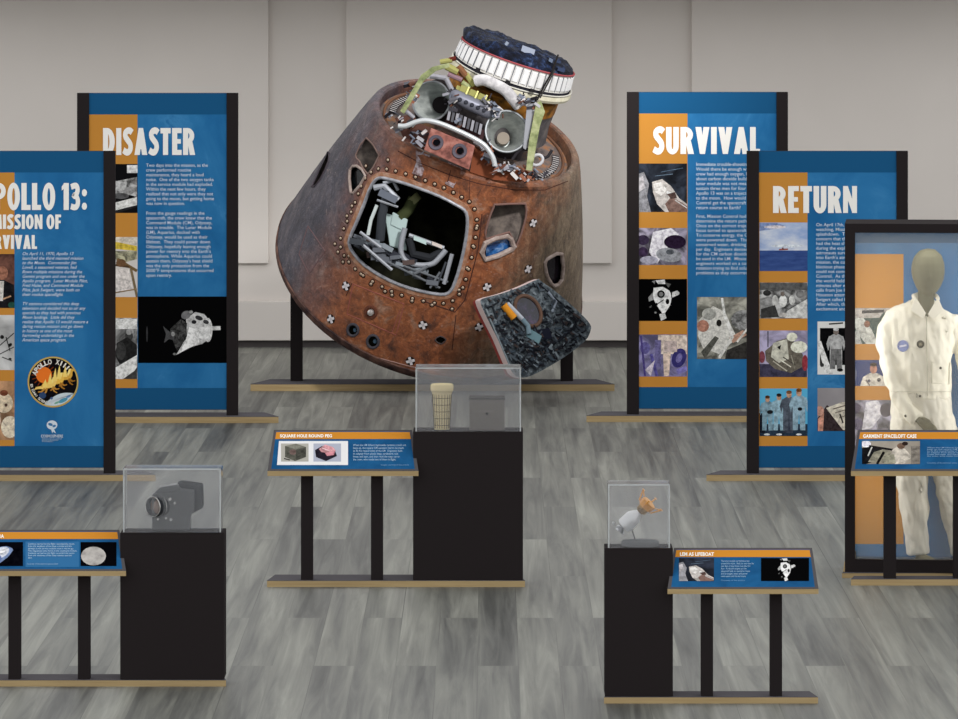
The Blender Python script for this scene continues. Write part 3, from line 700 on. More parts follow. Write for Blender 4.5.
lc = P(161.5,506,zm-.04); m = MB()
m.loft([rg(lc+ax*d, R, e1, e2) for d,R in ((-.02,.052),(.02,.052),(.022,.047),(.045,.047),(.046,.05),(.06,.05),(.06,.043),(.035,.036))], DG2); ln_ = m.build('lens', t, smooth=True)
m = MB(); m.tube(rg(lc+ax*.061,.047,e1,e2), .0028, SV, 6, closed=True); m.tube(rg(lc+ax*.021,.052,e1,e2), .0016, SV, 6, closed=True); m.build('chrome_ring', ln_)
m = MB(); m.loft([rg(lc+ax*.036,.036,e1,e2), rg(lc+ax*.045,.02,e1,e2), rg(lc+ax*.047,.002,e1,e2)], mat((150,130,120),.1,0,.8)); m.build('glass_element', ln_, smooth=True)
m = MB()
for (px,py,r) in ((170,499,.008),(166,518,.006),(171,519.5,.007),(158,519,.006),(175,503,.006)):
    c = P(px,py,zm-.07); m.loft([rg(c+Vector((0,d,0)),r,X1,Z1,12) for d in (.001,-.007)], SV)
m.build('control_knob', t)
# spacecraft model
zm = (za3+zb3)/2; k = zm/F
t = thing('spacecraft_model', (P(639,0,zm).x,zm,zt3), 'gold and silver spacecraft model on a round base in the clear box', 'model')
GOLD = mat((226,160,66),.35,.1,.4); SIL = mat((222,224,228),.3,.2,.5); DK = mat((62,64,66),.5)
m = MB(); bc = Vector((P(640,0,zm).x,zm,zt3)); m.loft([rg(bc+Z1*h_, R, X1, Y1*.8, 40) for h_,R in ((.001,.088),(.02,.088),(.026,.08))], mat((104,106,108),.4)); m.build('round_base', t, smooth=True)
m = MB(); m.tube([bc+Vector((-.02,0,.02)), P(632,530,zm), P(636,512,zm)], .0025, DK, 6); m.build('support_rod', t)
ax = (P(650,501,zm)-P(626,524,zm)+Vector((0,-.03,0))).normalized(); e1 = ax.cross(Y1).normalized(); e2 = e1.cross(ax).normalized()
c0 = P(624,526,zm); m = MB()
m.loft([rg(c0+ax*d,R,e1,e2,24) for d,R in ((0,.034),(.004,.038),(.06,.038),(.064,.036),(.1,.013),(.112,.013))], SIL); sm = m.build('service_module', t, smooth=True)
m = MB(); m.loft([rg(c0-ax*d,R,e1,e2,18) for d,R in ((0,.008),(.012,.011),(.03,.024),(.03,.021),(.012,.006))], mat((150,152,156),.3,.6)); m.build('engine_nozzle', t, smooth=True)
m = MB()
for a in range(4):
    d = e1*math.cos(a*PI/2)+e2*math.sin(a*PI/2); c = c0-ax*.006+d*.03-Vector((.02,0,.0)); 
    m.loft([rg(c, .003,e1,e2,8), rg(c-ax*.008,.009,e1,e2,8)], SIL)
m.build('antenna_dish', t)
c1 = c0+ax*.12; m = MB()
m.loft([[c1+ax*d+(e1*math.cos(a*PI/4+.3)+e2*math.sin(a*PI/4+.3))*R for a in range(8)] for d,R in ((-.02,.014),(-.012,.026),(.01,.028),(.016,.024))], noisemat('foil', [(.4,(120,100,70)),(.6,(176,140,84))], 40, 3, rough=.4)); m.build('ascent_stage', t)
c2 = c1+ax*.032; m = MB()
m.loft([[c2+ax*d+(e1*math.cos(a*PI/4+.1)+e2*math.sin(a*PI/4+.1))*R for a in range(8)] for d,R in ((-.018,.036),(.014,.038),(.016,.033))], GOLD); m.build('descent_stage', t)
for a in range(4):
    d = e1*math.cos(a*PI/2+.2)+e2*math.sin(a*PI/2+.2); m = MB()
    foot = c2+d*.062+ax*.03
    m.tube([c2+d*.04-ax*.016, foot], .0035, GOLD, 6); m.tube([c2+d*.04+ax*.016, foot], .0028, GOLD, 6); m.loft([rg(foot,.004,e1,e2,12), rg(foot+ax*.004,.009,e1,e2,12)], GOLD)
    m.build('landing_leg', t)
# ------------------------------------------------------------------ tall garment case
zc = zfloor(578); k = zc/F; xr = 1005
t = thing('garment_case', P(925,578,zc), 'tall black-framed glass case with the white suit inside', 'display case')
_, dep, hg = slab(925, 83, 578, 5.0, 1.0, t, inset=2)
# the base runs back under the whole case
m = MB(); A = P(843,0,zc).x; B = P(1007,0,zc).x; CD = .5
m.box((A,zc+dep+.0005,0),(B,zc+CD,hg), TAN); m.v = [Matrix.Translation(P(925,0,zc)) @ Matrix.Rotation(-435/5000,4,'Z') @ Matrix.Translation(-P(925,0,zc)) @ v for v in m.v]; m.build('base_deck', t)
YAW = Matrix.Translation(P(925,0,zc)) @ Matrix.Rotation(-435/5000,4,'Z') @ Matrix.Translation(-P(925,0,zc))
case = t
def bar(x0,y0,x1,y1,z0,z1,nm='frame_bar',mt=BLACK):
    a = P(x0,y0,zc); b = P(x1,y1,zc); q = MB(); q.box((a.x,z0,b.z),(b.x,z1,a.z), mt); q.v = [YAW @ v for v in q.v]; return q.build(nm, t)
for z0,z1 in ((zc+.004,zc+.054),(zc+CD-.05,zc+CD)):
    bar(845,224,855.2,572.9,z0,z1); bar(995,224,1005,572.9,z0,z1); bar(855.2,224,995,233,z0,z1); bar(855.2,560.3,995,572.9,z0,z1)
for x0,x1 in ((845,855.2),(995,1005)):
    bar(x0,224,x1,233,zc+.054,zc+CD-.05); bar(x0,560.3,x1,572.9,zc+.054,zc+CD-.05)
bar(855.2,224,995,227,zc+.054,zc+CD-.05,'roof_panel'); bar(855.2,566,995,572.9,zc+.054,zc+CD-.05,'case_floor',mat((50,84,116)))
bar(855.2,233,995,560.3,zc+.026,zc+.032,'glass_pane',GLASS)
bar(847.5,233,848.5,560.3,zc+.054,zc+CD-.05,'glass_pane',GLASS); bar(1001,233,1002,560.3,zc+.054,zc+CD-.05,'glass_pane',GLASS)
zb_ = zc+CD-.05; a = P(846,226,zc); b = P(1004,570,zc)
m = MB(); m.box((a.x,zb_-.02,b.z),(b.x,zb_-.0005,a.z), mat((60,62,66))); m.v = [YAW @ v for v in m.v]; bp = m.build('back_panel', t)
pl = Plane(YAW @ Vector((P(925,0,zc).x,zb_-.0205,0)), (-math.sin(435/5000),-math.cos(435/5000),0))
m = MB(); pl.poly(m, rc(846,228,1003,564), BLUE, 1); m.build('printed_sheet', bp)
m = MB(); pl.poly(m, rc(846,228,1003,243), DKB, 1.4); m.build('printed_header', bp)
m = MB(); pl.poly(m, rc(850,254,903.5,544), ORG, 1.6); m.build('orange_band', bp)
picture('photo', pl, (850,308,903.5,344), (64,84,84), [([(852,320),(862,316),(872,330),(878,344),(866,344),(858,334)], (206,208,204)), (el(867,324,3,3.4), (150,100,80)), (rc(850,308,903,318), (190,184,180)), (ln(862,312,884,311,3), (56,56,64)), ([(850,334),(858,330),(862,344),(850,344)], (190,192,190)), (el(886,326,8,14),(70,90,88))], bp)
picture('photo', pl, (850,360,903.5,386), (52,68,122), [([(860,386),(863,377),(870,373),(877,373),(884,377),(887,386)], (222,216,206)), (el(873.5,369,3.6,4.6), (196,140,120)), (el(873.5,364.6,3.6,2), (70,50,40)), (ln(866,380,870,386,1.4), (120,110,110)), (el(852,374,5,8), (106,112,140)), (el(869,381,1.6,1.6), (96,92,110)), (el(879,380,2,2), (90,86,90))], bp)
picture('photo', pl, (850,400,903.5,446), bw(16,60,215,8,(.97,.95,1.06)), [([(866,402),(878,400),(884,412),(872,428),(862,430)], (222,220,232)), (el(886,410,6,7), (90,84,96)), (el(856,408,5,5), (84,76,100)), (el(858,424,5,6), (90,84,110))], bp)
# ------------------------------------------------------------------ mannequin
zmn = zc+.24; kk = zmn/F
def W(px, py, dy=0): return P(px,py,zmn)+Vector((0,dy,0))
def evolve(bm_mb, name, voxel, mt, parent, disp=0, dscale=.1, smooth_it=4):
    o = bm_mb.build(name, None)
    r = o.modifiers.new('r','REMESH'); r.mode = 'VOXEL'; r.voxel_size = voxel; r.use_smooth_shade = True
    s = o.modifiers.new('s','SMOOTH'); s.iterations = smooth_it; s.factor = .6
    dg = bpy.context.evaluated_depsgraph_get(); me = bpy.data.meshes.new_from_object(o.evaluated_get(dg))
    bpy.data.objects.remove(o)
    if disp:
        for v in me.vertices:
            q = v.co; n_ = noise.noise(Vector((q.x/dscale, q.y/dscale, q.z/(dscale*1.9))))+.5*noise.noise(Vector((q.x/dscale*2.3+q.z*9, q.y/dscale*2, q.z/dscale*1.1)))
            v.co = q+v.normal*n_*disp
    me.materials.clear(); me.materials.append(mt)
    for p in me.polygons: p.use_smooth = True; p.material_index = 0
    me.name = name
    return link(name, me, parent)
def limb(m, pts, mt=WHITE, n=20):
    """pts: (px,py,dy,rx_px,ry_m) rings following the path"""
    C_ = [W(a,b,c) for a,b,c,_,_ in pts]; rings = []
    for i,(a,b,c,rx,ry) in enumerate(pts):
        d = (C_[min(i+1,len(pts)-1)]-C_[max(i-1,0)]).normalized()
        e2 = Vector((0,1,0)); e2 = (e2-d*e2.dot(d)).normalized(); e1 = d.cross(e2).normalized()
        rings.append([C_[i]+e1*rx*kk*math.cos(2*PI*j/n)+e2*ry*math.sin(2*PI*j/n) for j in range(n)])
    m.loft(rings, mt)
fl_z = P(0,560.5,zc).z
mq = thing('mannequin', W(925,563), 'grey faceless mannequin standing in the tall glass case', 'mannequin')
SK = noisemat('mannequin_skin', [(.3,(96,96,78)),(.7,(114,112,92))], 2, 3, rough=.45)
m = MB()
limb(m, [(927.5,248.5,0,1,.01),(927.5,250,0,8,.045),(928,256,0,14,.078),(928,264,0,16.5,.095),(928,272,-.004,16.8,.1),(928,279,-.008,15.6,.098),(927.5,286,-.014,12.6,.088),(927,291,-.018,9.4,.072),(926.5,294.5,-.02,5,.04)])
limb(m, [(927,284,.02,7.5,.05),(926,294,.012,8,.054),(926,301,.0,8.4,.062),(926,308,-.012,8,.064),(926,313,-.02,5.4,.06),(925,317,-.0,5,.05),(924,322,.014,14,.06),(922,335,.01,26,.09),(921,365,.01,22,.085),(921,395,.01,23,.085),(921,415,.01,24,.09)])
# nose and brow plane, softly indicated
limb(m, [(928,268,-.094,1.4,.004),(928,276,-.106,2.0,.008),(928,279,-.1,2.2,.006)])
# arms, hands
limb(m, [(889,325,.01,7,.04),(886,345,.0,6.5,.038),(890,375,-.04,5.5,.034),(899,398,-.085,5,.03),(911,413,-.125,4,.024),(917,418,-.14,3.6,.02)])
limb(m, [(956,325,.01,7,.04),(963,345,.01,6.5,.038),(968,375,0,5.5,.034),(970,398,-.02,5,.03),(971,418,-.04,4,.024),(971,424,-.04,3.6,.02)])
def hand(s, bx, by):
    g = lambda x, y: (bx+s*x, by+y)
    limb(m, [(*g(-2,-2),-.1,3.4,.018),(*g(2,1),-.105,4.2,.02),(*g(7,5),-.108,4.6,.018),(*g(10,7.6),-.108,4.0,.014)], n=14)
    for i,(ox,oy,L1) in enumerate(((12.5,3.6,7.6),(11.4,6,8.4),(9.8,8.2,7.8),(7.8,9.8,6.2))):
        limb(m, [(*g(ox-3,oy-1.6),-.108,1.5,.0085),(*g(ox,oy),-.11,1.5,.0085),(*g(ox+L1*.45,oy+L1*.3),-.112,1.35,.0078),(*g(ox+L1*.8,oy+L1*.68),-.104,1.2,.007),(*g(ox+L1*.95,oy+L1),-.095,.9,.005)], n=8)
    limb(m, [(*g(1,0),-.112,1.8,.01),(*g(6,-1.6),-.12,1.7,.01),(*g(10.5,.2),-.124,1.4,.008),(*g(13,2),-.122,1.0,.006)], n=8)
hand(1, 916, 418)
limb(m, [(971,421,-.04,3.4,.02),(971,428,-.045,4.6,.018),(971,435,-.045,4.8,.016)], n=14)
for i,(ox,L1) in enumerate(((-3.6,8.5),(-1.2,10),(1.2,9.4),(3.6,7.4))):
    limb(m, [(971+ox,433,-.045,1.4,.0085),(971+ox,437+L1*.3,-.047,1.35,.008),(971+ox,437+L1*.7,-.043,1.2,.007),(971+ox,437+L1,-.036,.9,.005)], n=8)
limb(m, [(967.5,425,-.05,1.8,.01),(965,431,-.06,1.6,.009),(964.6,437,-.062,1.1,.007)], n=8)
# legs and feet
limb(m, [(911,400,.01,12,.08),(911,440,.01,11,.07),(912,480,.01,8,.055),(915,520,.01,7,.05),(919,548,.01,5,.036),(921,558,.0,5,.036)])
limb(m, [(934,400,.01,12,.08),(939,440,.01,11,.07),(945,480,.01,8,.055),(954,520,.01,7,.05),(960,548,.01,5,.036),(962,558,0,5,.036)])
for fx, sx in ((921,1),(962,1)):
    fz = [(fx-1,558.6,.03,5,.03),(fx+2,558.8,-.02,5.4,.03),(fx+7,560.4,-.07,5.6,.026),(fx+11,562,-.12,5.2,.018),(fx+13,563,-.15,4,.012)]
    limb(m, fz, n=14)
body = evolve(m, 'body', .0055, SK, mq, smooth_it=3)
SUIT = noisemat('white_cloth', [(.3,(226,222,206)),(.7,(242,238,224))], 3, 4, rough=.9, spec=.1, bump=.35)
m = MB()
limb(m, [(925.5,298.5,.045,9,.035),(925,302,.04,13,.045),(924,306,.034,20,.06),(923.5,311,.026,29,.078),(922.5,317,.018,36,.095),(921.5,327,.012,36,.112),(921.5,345,.006,33,.128),(921.5,365,.004,30,.122),(921.5,382,.004,29,.116),(921.5,392,.004,29.5,.12),(921.5,398,.004,29,.122)], n=36)
limb(m, [(893,318,.01,8,.052),(887.5,328,.008,9.4,.062),(886,345,.0,9.2,.062),(888.5,362,-.02,8.8,.058),(892.5,380,-.05,8.6,.055),(898.5,396,-.085,8.3,.05),(907.5,409,-.12,7.8,.045),(914.5,417.5,-.135,7.4,.042)])
limb(m, [(951,318,.01,8,.052),(957,328,.008,9.4,.062),(962,345,.004,9.0,.06),(965.5,362,-.0,8.6,.056),(968,380,-.01,8.4,.053),(970,396,-.02,8.0,.048),(971,410,-.03,7.8,.045),(971.3,419,-.035,7.4,.042)])
jk = evolve(m, 'jacket', .0075, SUIT, mq, disp=.016, dscale=.06, smooth_it=4); jk['label'] = 'white cloth jacket with open collar and round patches'
bv = BVHTree.FromPolygons([v.co.copy() for v in jk.data.vertices], [tuple(p.vertices) for p in jk.data.polygons])
def onj(px, py, lift=.003):
    o = Vector((0,0,H)); d = (P(px,py,zmn)-o).normalized(); h = bv.ray_cast(o, d)
    if h[0] is None: return P(px,py,zmn-.1), Vector((0,-1,0))
    return h[0]-d*lift, h[1]
def jpatch(name, pts, mt, lift=.004, parent=jk, thick=.004):
    q = MB(); A = [onj(x,y,lift)[0] for x,y in pts]; q.prism(A, Vector((0,thick,0)), mt); return q.build(name, parent)
# collar wings
CL = mat((244,240,226),.9,0,.1)
for pts in ([(913.5,297),(917,300),(924.5,312),(921.5,318),(909,309)], [(937,297),(934,301),(926.5,313),(931.5,319),(942,309)]):
    q = MB(); A = [W(x,y,-.075-.028*(y-297)/20) for x,y in pts]; q.prism(A, Vector((0,.012,0)), CL); q.build('collar', jk, bevel=.003)
q = MB(); q.tube([W(913.5,298,-.06),W(914,296,.03),W(921,294.5,.07),W(930,294.5,.07),W(936.5,296,.03),W(937,298,-.06)], .012, CL, 8); q.build('collar', jk, smooth=True)
q = MB(); q.tube([onj(926.5+.12*i, 316+8*i,.001)[0] for i in range(11)], .0035, mat((206,202,188),.9), 6); q.build('front_seam', jk)
q = MB(); q.tube([onj(891+6*i, 391.5,.001)[0] for i in range(11)], .004, mat((214,210,196),.9), 6); q.build('waist_seam', jk)
jpatch('chest_patch', el(903,346,5.8,5.8,n=24), mat((126,138,190)), .005); jpatch('patch_letters', ln(899.5,346.6,906.5,345.2,1.8), mat((214,216,232)), .01)
jpatch('chest_patch', rc(915.8,338.4,925.2,350), mat((232,228,214)), .004); jpatch('chest_patch', el(920.5,344.2,3.9,3.9,n=20), mat((62,60,54)), .009); jpatch('patch_centre', el(920.5,344.2,1.5,1.5,n=12), mat((140,132,112)), .014)
q = MB()
pk = [onj(x,y,.003)[0] for x,y in ((932,362),(950,363),(949,384),(932,383))]
for i in range(4): q.tube([pk[i], pk[(i+1)%4]], .003, mat((206,202,186),.9), 6)
q.build('pocket_seam', jk)
for x,y in ((940.5,368),(920,396),(905.5,416)):
    q = MB(); c,_ = onj(x,y,.003); q.loft([rg(c+Vector((0,d,0)),.0075,X1,Z1,12) for d in (0,-.006)], mat((64,58,54),.4)); q.build('button', jk)
m = MB()
limb(m, [(921,392,.004,28,.112),(921,400,.004,29.5,.115),(921.5,412,.004,31,.118),(922,424,.004,31,.115),(922.5,430,.004,29,.1)], n=32)
limb(m, [(906.5,418,.006,16,.105),(908,440,.006,16.4,.1),(910.5,465,.008,16.2,.092),(912.5,488,.01,15.2,.086),(914.5,510,.01,13.8,.08),(916.5,535,.01,12.2,.072),(918,554,.01,11.4,.066)], n=28)
limb(m, [(938,418,.006,16,.105),(942,440,.006,16.4,.1),(947,465,.008,16.2,.092),(951,488,.01,15.2,.086),(955,510,.01,13.8,.08),(960,535,.01,12.2,.072),(963,554,.01,11.4,.066)], n=28)
TR = noisemat('trouser_cloth', [(.3,(206,202,190)),(.7,(228,224,212))], 3, 4, rough=.9, spec=.1, bump=.5)
tr = evolve(m, 'trousers', .0075, TR, mq, disp=.017, dscale=.055, smooth_it=4)
# garment reader in front of the case
z = zfloor(585.5); k = z/F
t = thing('reader_stand', P(925,585.5,z), 'low reader stand in front of the suit case, GARMENT SPACELOFT CASE board', 'reader stand')
_, dep, hg = slab(925, 74, 585.5, 6.5, 3.2, t, inset=5)
def dr_gar(pl, bd):
    picture('photo', pl, (862,441,920,464), noisemat('grey_print', [(.3,(130,124,114)),(.7,(170,162,150))], 6, 4), [
        ([(862,448),(872,446),(884,450),(880,460),(866,464),(862,464)], (26,26,28)), (el(866,444,5,3.4), (226,222,234)), ([(868,462),(874,452),(884,449),(892,452),(884,463)], (146,142,126)), (ln(869,446,894,450,2), (32,30,30)), (ln(877,464,884,452,2.6), (24,22,22)),
        ([(892,450),(900,444),(908,452),(912,457),(904,464),(895,464),(893,456)], (198,190,178)), (el(901,446,4,3), (112,90,76)), (el(905,443.6,3,2), (44,34,30)), (rc(911,446,920,464), (128,122,114)), ([(884,456),(894,454),(896,463),(884,464)], (150,148,130)), (ln(868,456,872,447,1.4), (190,190,186))], bd, lay=2.2)
    lettering('body_text', pl, LOR1, (927,447,992,457), mat((150,180,206)), bd, offset=.004, lay=2.4)
    lettering('body_text', pl, 'Courtesy of the national space archive collection', (927,462,975,464), mat((120,160,196)), bd, lay=2.4)
reader(t, 925, 430, z-.05, None, ('GARMENT SPACELOFT CASE',863,916.5), dr_gar, hw=(67,74), bh=41)
for px in (884,953.5):
    m = MB(); q0 = P(px,0,z+.03); q1 = P(px+12,0,z+.03); m.box((q0.x,z+.02,hg),(q1.x,z+.08,P(0,467.5,z+.03).z-.004), BLACK); m.build('post', t)
# ------------------------------------------------------------------ capsule
ZC = 40.75; SK_ = ZC/F; ZT = 40.04
R_ = math.radians
def frame(phi, th):
    e1 = Vector((math.cos(phi),0,-math.sin(phi)))
    n = Vector((math.sin(phi),0,math.cos(phi)))*math.cos(th)+Vector((0,-1,0))*math.sin(th)
    e2 = Vector((-math.sin(phi),0,-math.cos(phi)))*math.sin(th)+Vector((0,-1,0))*math.cos(th)
    return e1, e2, n
def cring(cx, cy, z, R, phi, th, along=0, n=96):
    e1,e2,nn = frame(R_(phi),R_(th)); c = P(cx,cy,z)+nn*along*SK_
    return [c+e1*R*SK_*math.cos(2*PI*i/n)+e2*R*SK_*math.sin(2*PI*i/n) for i in range(n)]
T_ = (476,131.5,ZT); B_ = (431,268,ZC); TH1, TH2 = 21.5, 35
cap = thing('space_capsule', P(431,345,ZC), 'scorched brown cone-shaped space capsule with its side hatch open', 'space capsule')
rings = []
rings.append(cring(*T_,2,18.3,TH1,-9)); rings.append(cring(*T_,97,18.3,TH1,-9)); rings.append(cring(*T_,98.5,18.3,TH1,0)); rings.append(cring(*T_,100,18.3,TH1,1.4)); rings.append(cring(*T_,105,18.3,TH1,1)); rings.append(cring(*T_,107,18.3,TH1,-1.5))
NS = 14
for i in range(1, NS+1):
    f = i/NS; c = [T_[j]+(B_[j]-T_[j])*f for j in range(3)]
    bul = 2.0*math.sin(f*PI)
    rings.append(cring(*c, 107+(156.5-107)*f+bul, 18.3, TH1+(TH2-TH1)*f))
for al, R in ((-3,157),(-9,156.6),(-14,153),(-18,146),(-22,130),(-27,95),(-30,50),(-31,2)): rings.append(cring(*B_, R, 18.3, TH2, al))
m = MB(); m.loft(rings, WHITE)
cm0 = bpy.data.meshes.new('t'); cm0.from_pydata(m.v, [], m.f); cm0.update()
bvc = BVHTree.FromPolygons([v.co.copy() for v in cm0.vertices], [tuple(p.vertices) for p in cm0.polygons])
def onc(px, py, lift=0.0):
    o = Vector((0,0,H)); d = (P(px,py,40)-o).normalized(); h = bvc.ray_cast(o, d)
    if h[0] is None: return P(px,py,ZC), Vector((0,-1,0))
    n = h[1] if h[1].dot(d) < 0 else -h[1]
    return h[0]+n*lift, n
def scorched():
    m = bpy.data.materials.new('scorched_shell'); m.use_nodes = True
    nt = m.node_tree; N = nt.nodes; L = nt.links; b = N['Principled BSDF']
    g = N.new('ShaderNodeNewGeometry')
    def nz(scale, det, st=(1,1,1), dist=0, rgh=.6, loc=(0,0,0)):
        mp = N.new('ShaderNodeMapping'); mp.inputs['Scale'].default_value = st; mp.inputs['Location'].default_value = loc; mp.inputs['Rotation'].default_value = (0,R_(0),0)
        n = N.new('ShaderNodeTexNoise'); n.inputs['Scale'].default_value = scale; n.inputs['Detail'].default_value = det; n.inputs['Distortion'].default_value = dist; n.inputs['Roughness'].default_value = rgh
        L.new(g.outputs['Position'], mp.inputs['Vector']); L.new(mp.outputs[0], n.inputs['Vector']); return n.outputs['Fac']
    def ramp(src, cs):
        r = N.new('ShaderNodeValToRGB'); e = r.color_ramp.elements
        while len(e) > 1: e.remove(e[-1])
        e[0].position = cs[0][0]; e[0].color = s2l(cs[0][1])
        for p, c in cs[1:]: x = e.new(p); x.color = s2l(c)
        L.new(src, r.inputs[0]); return r.outputs[0]
    def mix(fac, a, c, mode='MIX'):
        x = N.new('ShaderNodeMix'); x.data_type = 'RGBA'; x.blend_type = mode
        if isinstance(fac, float): x.inputs[0].default_value = fac
        else: L.new(fac, x.inputs[0])
        L.new(a, x.inputs[6]); L.new(c, x.inputs[7]); return x.outputs[2]
    rust = ramp(nz(5,9,(1,1,1),.7,.68), [(.28,(62,42,38)),(.38,(106,66,48)),(.46,(142,84,54)),(.55,(160,98,62)),(.64,(156,116,94)),(.76,(184,156,136))])
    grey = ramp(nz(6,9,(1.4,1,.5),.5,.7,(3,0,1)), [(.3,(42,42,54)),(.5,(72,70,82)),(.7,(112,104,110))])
    tan = ramp(nz(9,9,(2.4,1,.35),.4,.7,(1,2,5)), [(.3,(66,56,48)),(.5,(116,100,82)),(.68,(150,134,112))])
    # left flank: slate burn stain and painted-in shade, streaked tan on the right
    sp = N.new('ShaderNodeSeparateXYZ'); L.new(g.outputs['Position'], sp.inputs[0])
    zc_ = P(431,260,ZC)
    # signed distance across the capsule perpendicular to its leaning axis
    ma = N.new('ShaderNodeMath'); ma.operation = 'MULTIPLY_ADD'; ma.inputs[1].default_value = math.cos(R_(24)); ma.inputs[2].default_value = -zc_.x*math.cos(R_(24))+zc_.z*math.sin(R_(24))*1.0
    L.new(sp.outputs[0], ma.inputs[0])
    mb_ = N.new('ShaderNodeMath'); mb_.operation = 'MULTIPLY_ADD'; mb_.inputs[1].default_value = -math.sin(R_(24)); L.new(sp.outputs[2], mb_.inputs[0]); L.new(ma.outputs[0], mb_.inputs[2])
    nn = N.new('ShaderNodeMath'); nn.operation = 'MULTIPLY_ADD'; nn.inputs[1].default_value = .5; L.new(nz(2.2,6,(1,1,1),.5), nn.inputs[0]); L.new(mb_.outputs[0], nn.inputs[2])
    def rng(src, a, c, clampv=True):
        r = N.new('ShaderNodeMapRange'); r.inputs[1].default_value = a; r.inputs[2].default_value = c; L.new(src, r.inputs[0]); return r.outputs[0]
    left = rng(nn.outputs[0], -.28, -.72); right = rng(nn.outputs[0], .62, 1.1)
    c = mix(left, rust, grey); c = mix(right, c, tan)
    st = ramp(nz(14,8,(1,1,1),1.2,.75,(9,9,9)), [(.3,(90,84,92)),(.5,(200,196,196)),(.62,(255,255,255))])
    c = mix(.7, c, st, 'MULTIPLY')
    sc = ramp(nz(11,10,(1,1,1),1.8,.75,(4,7,2)), [(.58,(0,0,0)),(.7,(190,190,190))])
    c = mix(sc, c, ramp(nz(20,3), [(.4,(150,128,124)),(.6,(190,170,164))]))
    L.new(c, b.inputs['Base Color']); b.inputs['Roughness'].default_value = .55; b.inputs['Specular IOR Level'].default_value = .35
    bp = N.new('ShaderNodeBump'); bp.inputs['Strength'].default_value = .5; bp.inputs['Distance'].default_value = .02
    L.new(nz(16,9,(1,1,1),.6,.7), bp.inputs['Height']); L.new(bp.outputs[0], b.inputs['Normal'])
    return m
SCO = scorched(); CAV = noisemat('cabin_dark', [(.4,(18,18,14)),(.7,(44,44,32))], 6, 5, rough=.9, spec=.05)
REC = noisemat('recess_wall', [(.3,(66,60,58)),(.5,(104,96,92)),(.7,(128,118,110))], 14, 6, rough=.7)
# shell with cut openings
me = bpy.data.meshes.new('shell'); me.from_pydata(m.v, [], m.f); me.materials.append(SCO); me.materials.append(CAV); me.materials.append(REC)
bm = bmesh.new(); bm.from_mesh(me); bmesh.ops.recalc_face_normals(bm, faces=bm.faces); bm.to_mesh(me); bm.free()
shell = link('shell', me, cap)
HATCH = [(385,178.5),(403,183),(422,189.5),(440,196.5),(457,205.5),(464,210),(467,217),(466.5,232),(463.5,250),(458,272),(452.5,287),(448,292.5),(440,294),(420,290.5),(400,284.5),(382,276),(365,265),(354,253),(350,245),(350.5,238),(356,225),(364,206),(370,190),(374.5,182),(379,178.5)]
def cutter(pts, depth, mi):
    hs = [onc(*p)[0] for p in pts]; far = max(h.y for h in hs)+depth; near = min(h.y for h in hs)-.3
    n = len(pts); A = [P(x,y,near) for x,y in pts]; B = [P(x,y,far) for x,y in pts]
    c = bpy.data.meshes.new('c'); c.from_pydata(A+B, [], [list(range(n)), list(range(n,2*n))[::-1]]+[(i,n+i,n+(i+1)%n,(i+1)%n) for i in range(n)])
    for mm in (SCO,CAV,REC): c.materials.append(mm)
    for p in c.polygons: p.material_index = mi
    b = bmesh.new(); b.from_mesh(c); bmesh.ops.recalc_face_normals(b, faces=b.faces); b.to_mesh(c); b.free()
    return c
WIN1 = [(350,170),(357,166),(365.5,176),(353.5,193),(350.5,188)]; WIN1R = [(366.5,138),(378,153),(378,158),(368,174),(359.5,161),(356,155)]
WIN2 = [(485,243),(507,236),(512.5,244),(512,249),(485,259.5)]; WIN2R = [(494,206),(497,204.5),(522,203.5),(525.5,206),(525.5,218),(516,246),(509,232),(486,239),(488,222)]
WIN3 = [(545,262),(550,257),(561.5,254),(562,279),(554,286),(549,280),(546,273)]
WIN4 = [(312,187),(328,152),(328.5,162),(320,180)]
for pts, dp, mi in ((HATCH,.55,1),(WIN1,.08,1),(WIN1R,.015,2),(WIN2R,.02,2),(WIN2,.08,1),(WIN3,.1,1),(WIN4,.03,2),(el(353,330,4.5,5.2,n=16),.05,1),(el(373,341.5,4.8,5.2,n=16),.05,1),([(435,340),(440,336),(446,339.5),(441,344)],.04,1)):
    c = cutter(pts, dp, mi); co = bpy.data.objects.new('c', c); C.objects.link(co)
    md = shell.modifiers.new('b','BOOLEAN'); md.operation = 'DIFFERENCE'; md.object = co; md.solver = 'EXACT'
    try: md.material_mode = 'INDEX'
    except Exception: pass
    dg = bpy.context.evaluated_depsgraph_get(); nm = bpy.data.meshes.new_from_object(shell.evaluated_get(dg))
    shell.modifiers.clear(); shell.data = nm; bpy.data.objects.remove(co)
me = shell.data
for p in me.polygons: p.use_smooth = (p.material_index == 0 and len(p.vertices) <= 400)
try: me.set_sharp_from_angle(angle=math.radians(22))
except Exception: pass
me.name = 'shell'
m = MB(); m.loft([cring(*B_, R, 18.3, TH2, al) for al,R in ((-2.5,157.2),(-3.5,158.2),(-9,157.8),(-14,154.3),(-18,147.2),(-22,131.2),(-27,96),(-31,51),(-32.4,2))], noisemat('charred_shield', [(.35,(50,40,42)),(.5,(82,62,58)),(.65,(112,84,74))], 10, 7), False, True); m.build('heat_shield', cap, smooth=True)
def spline(pts, sub=3, closed=True):
    out = []; n = len(pts)
    for i in range(n if closed else n-1):
        p0,p1,p2,p3 = [Vector((*pts[j % n],0)) if closed else Vector((*pts[min(max(j,0),n-1)],0)) for j in (i-1,i,i+1,i+2)]
        for s in range(sub):
            t_ = s/sub; q = .5*((2*p1)+(-p0+p2)*t_+(2*p0-5*p1+4*p2-p3)*t_*t_+(-p0+3*p1-3*p2+p3)*t_**3); out.append((q.x,q.y))
    if not closed: out.append(tuple(pts[-1]))
    return out
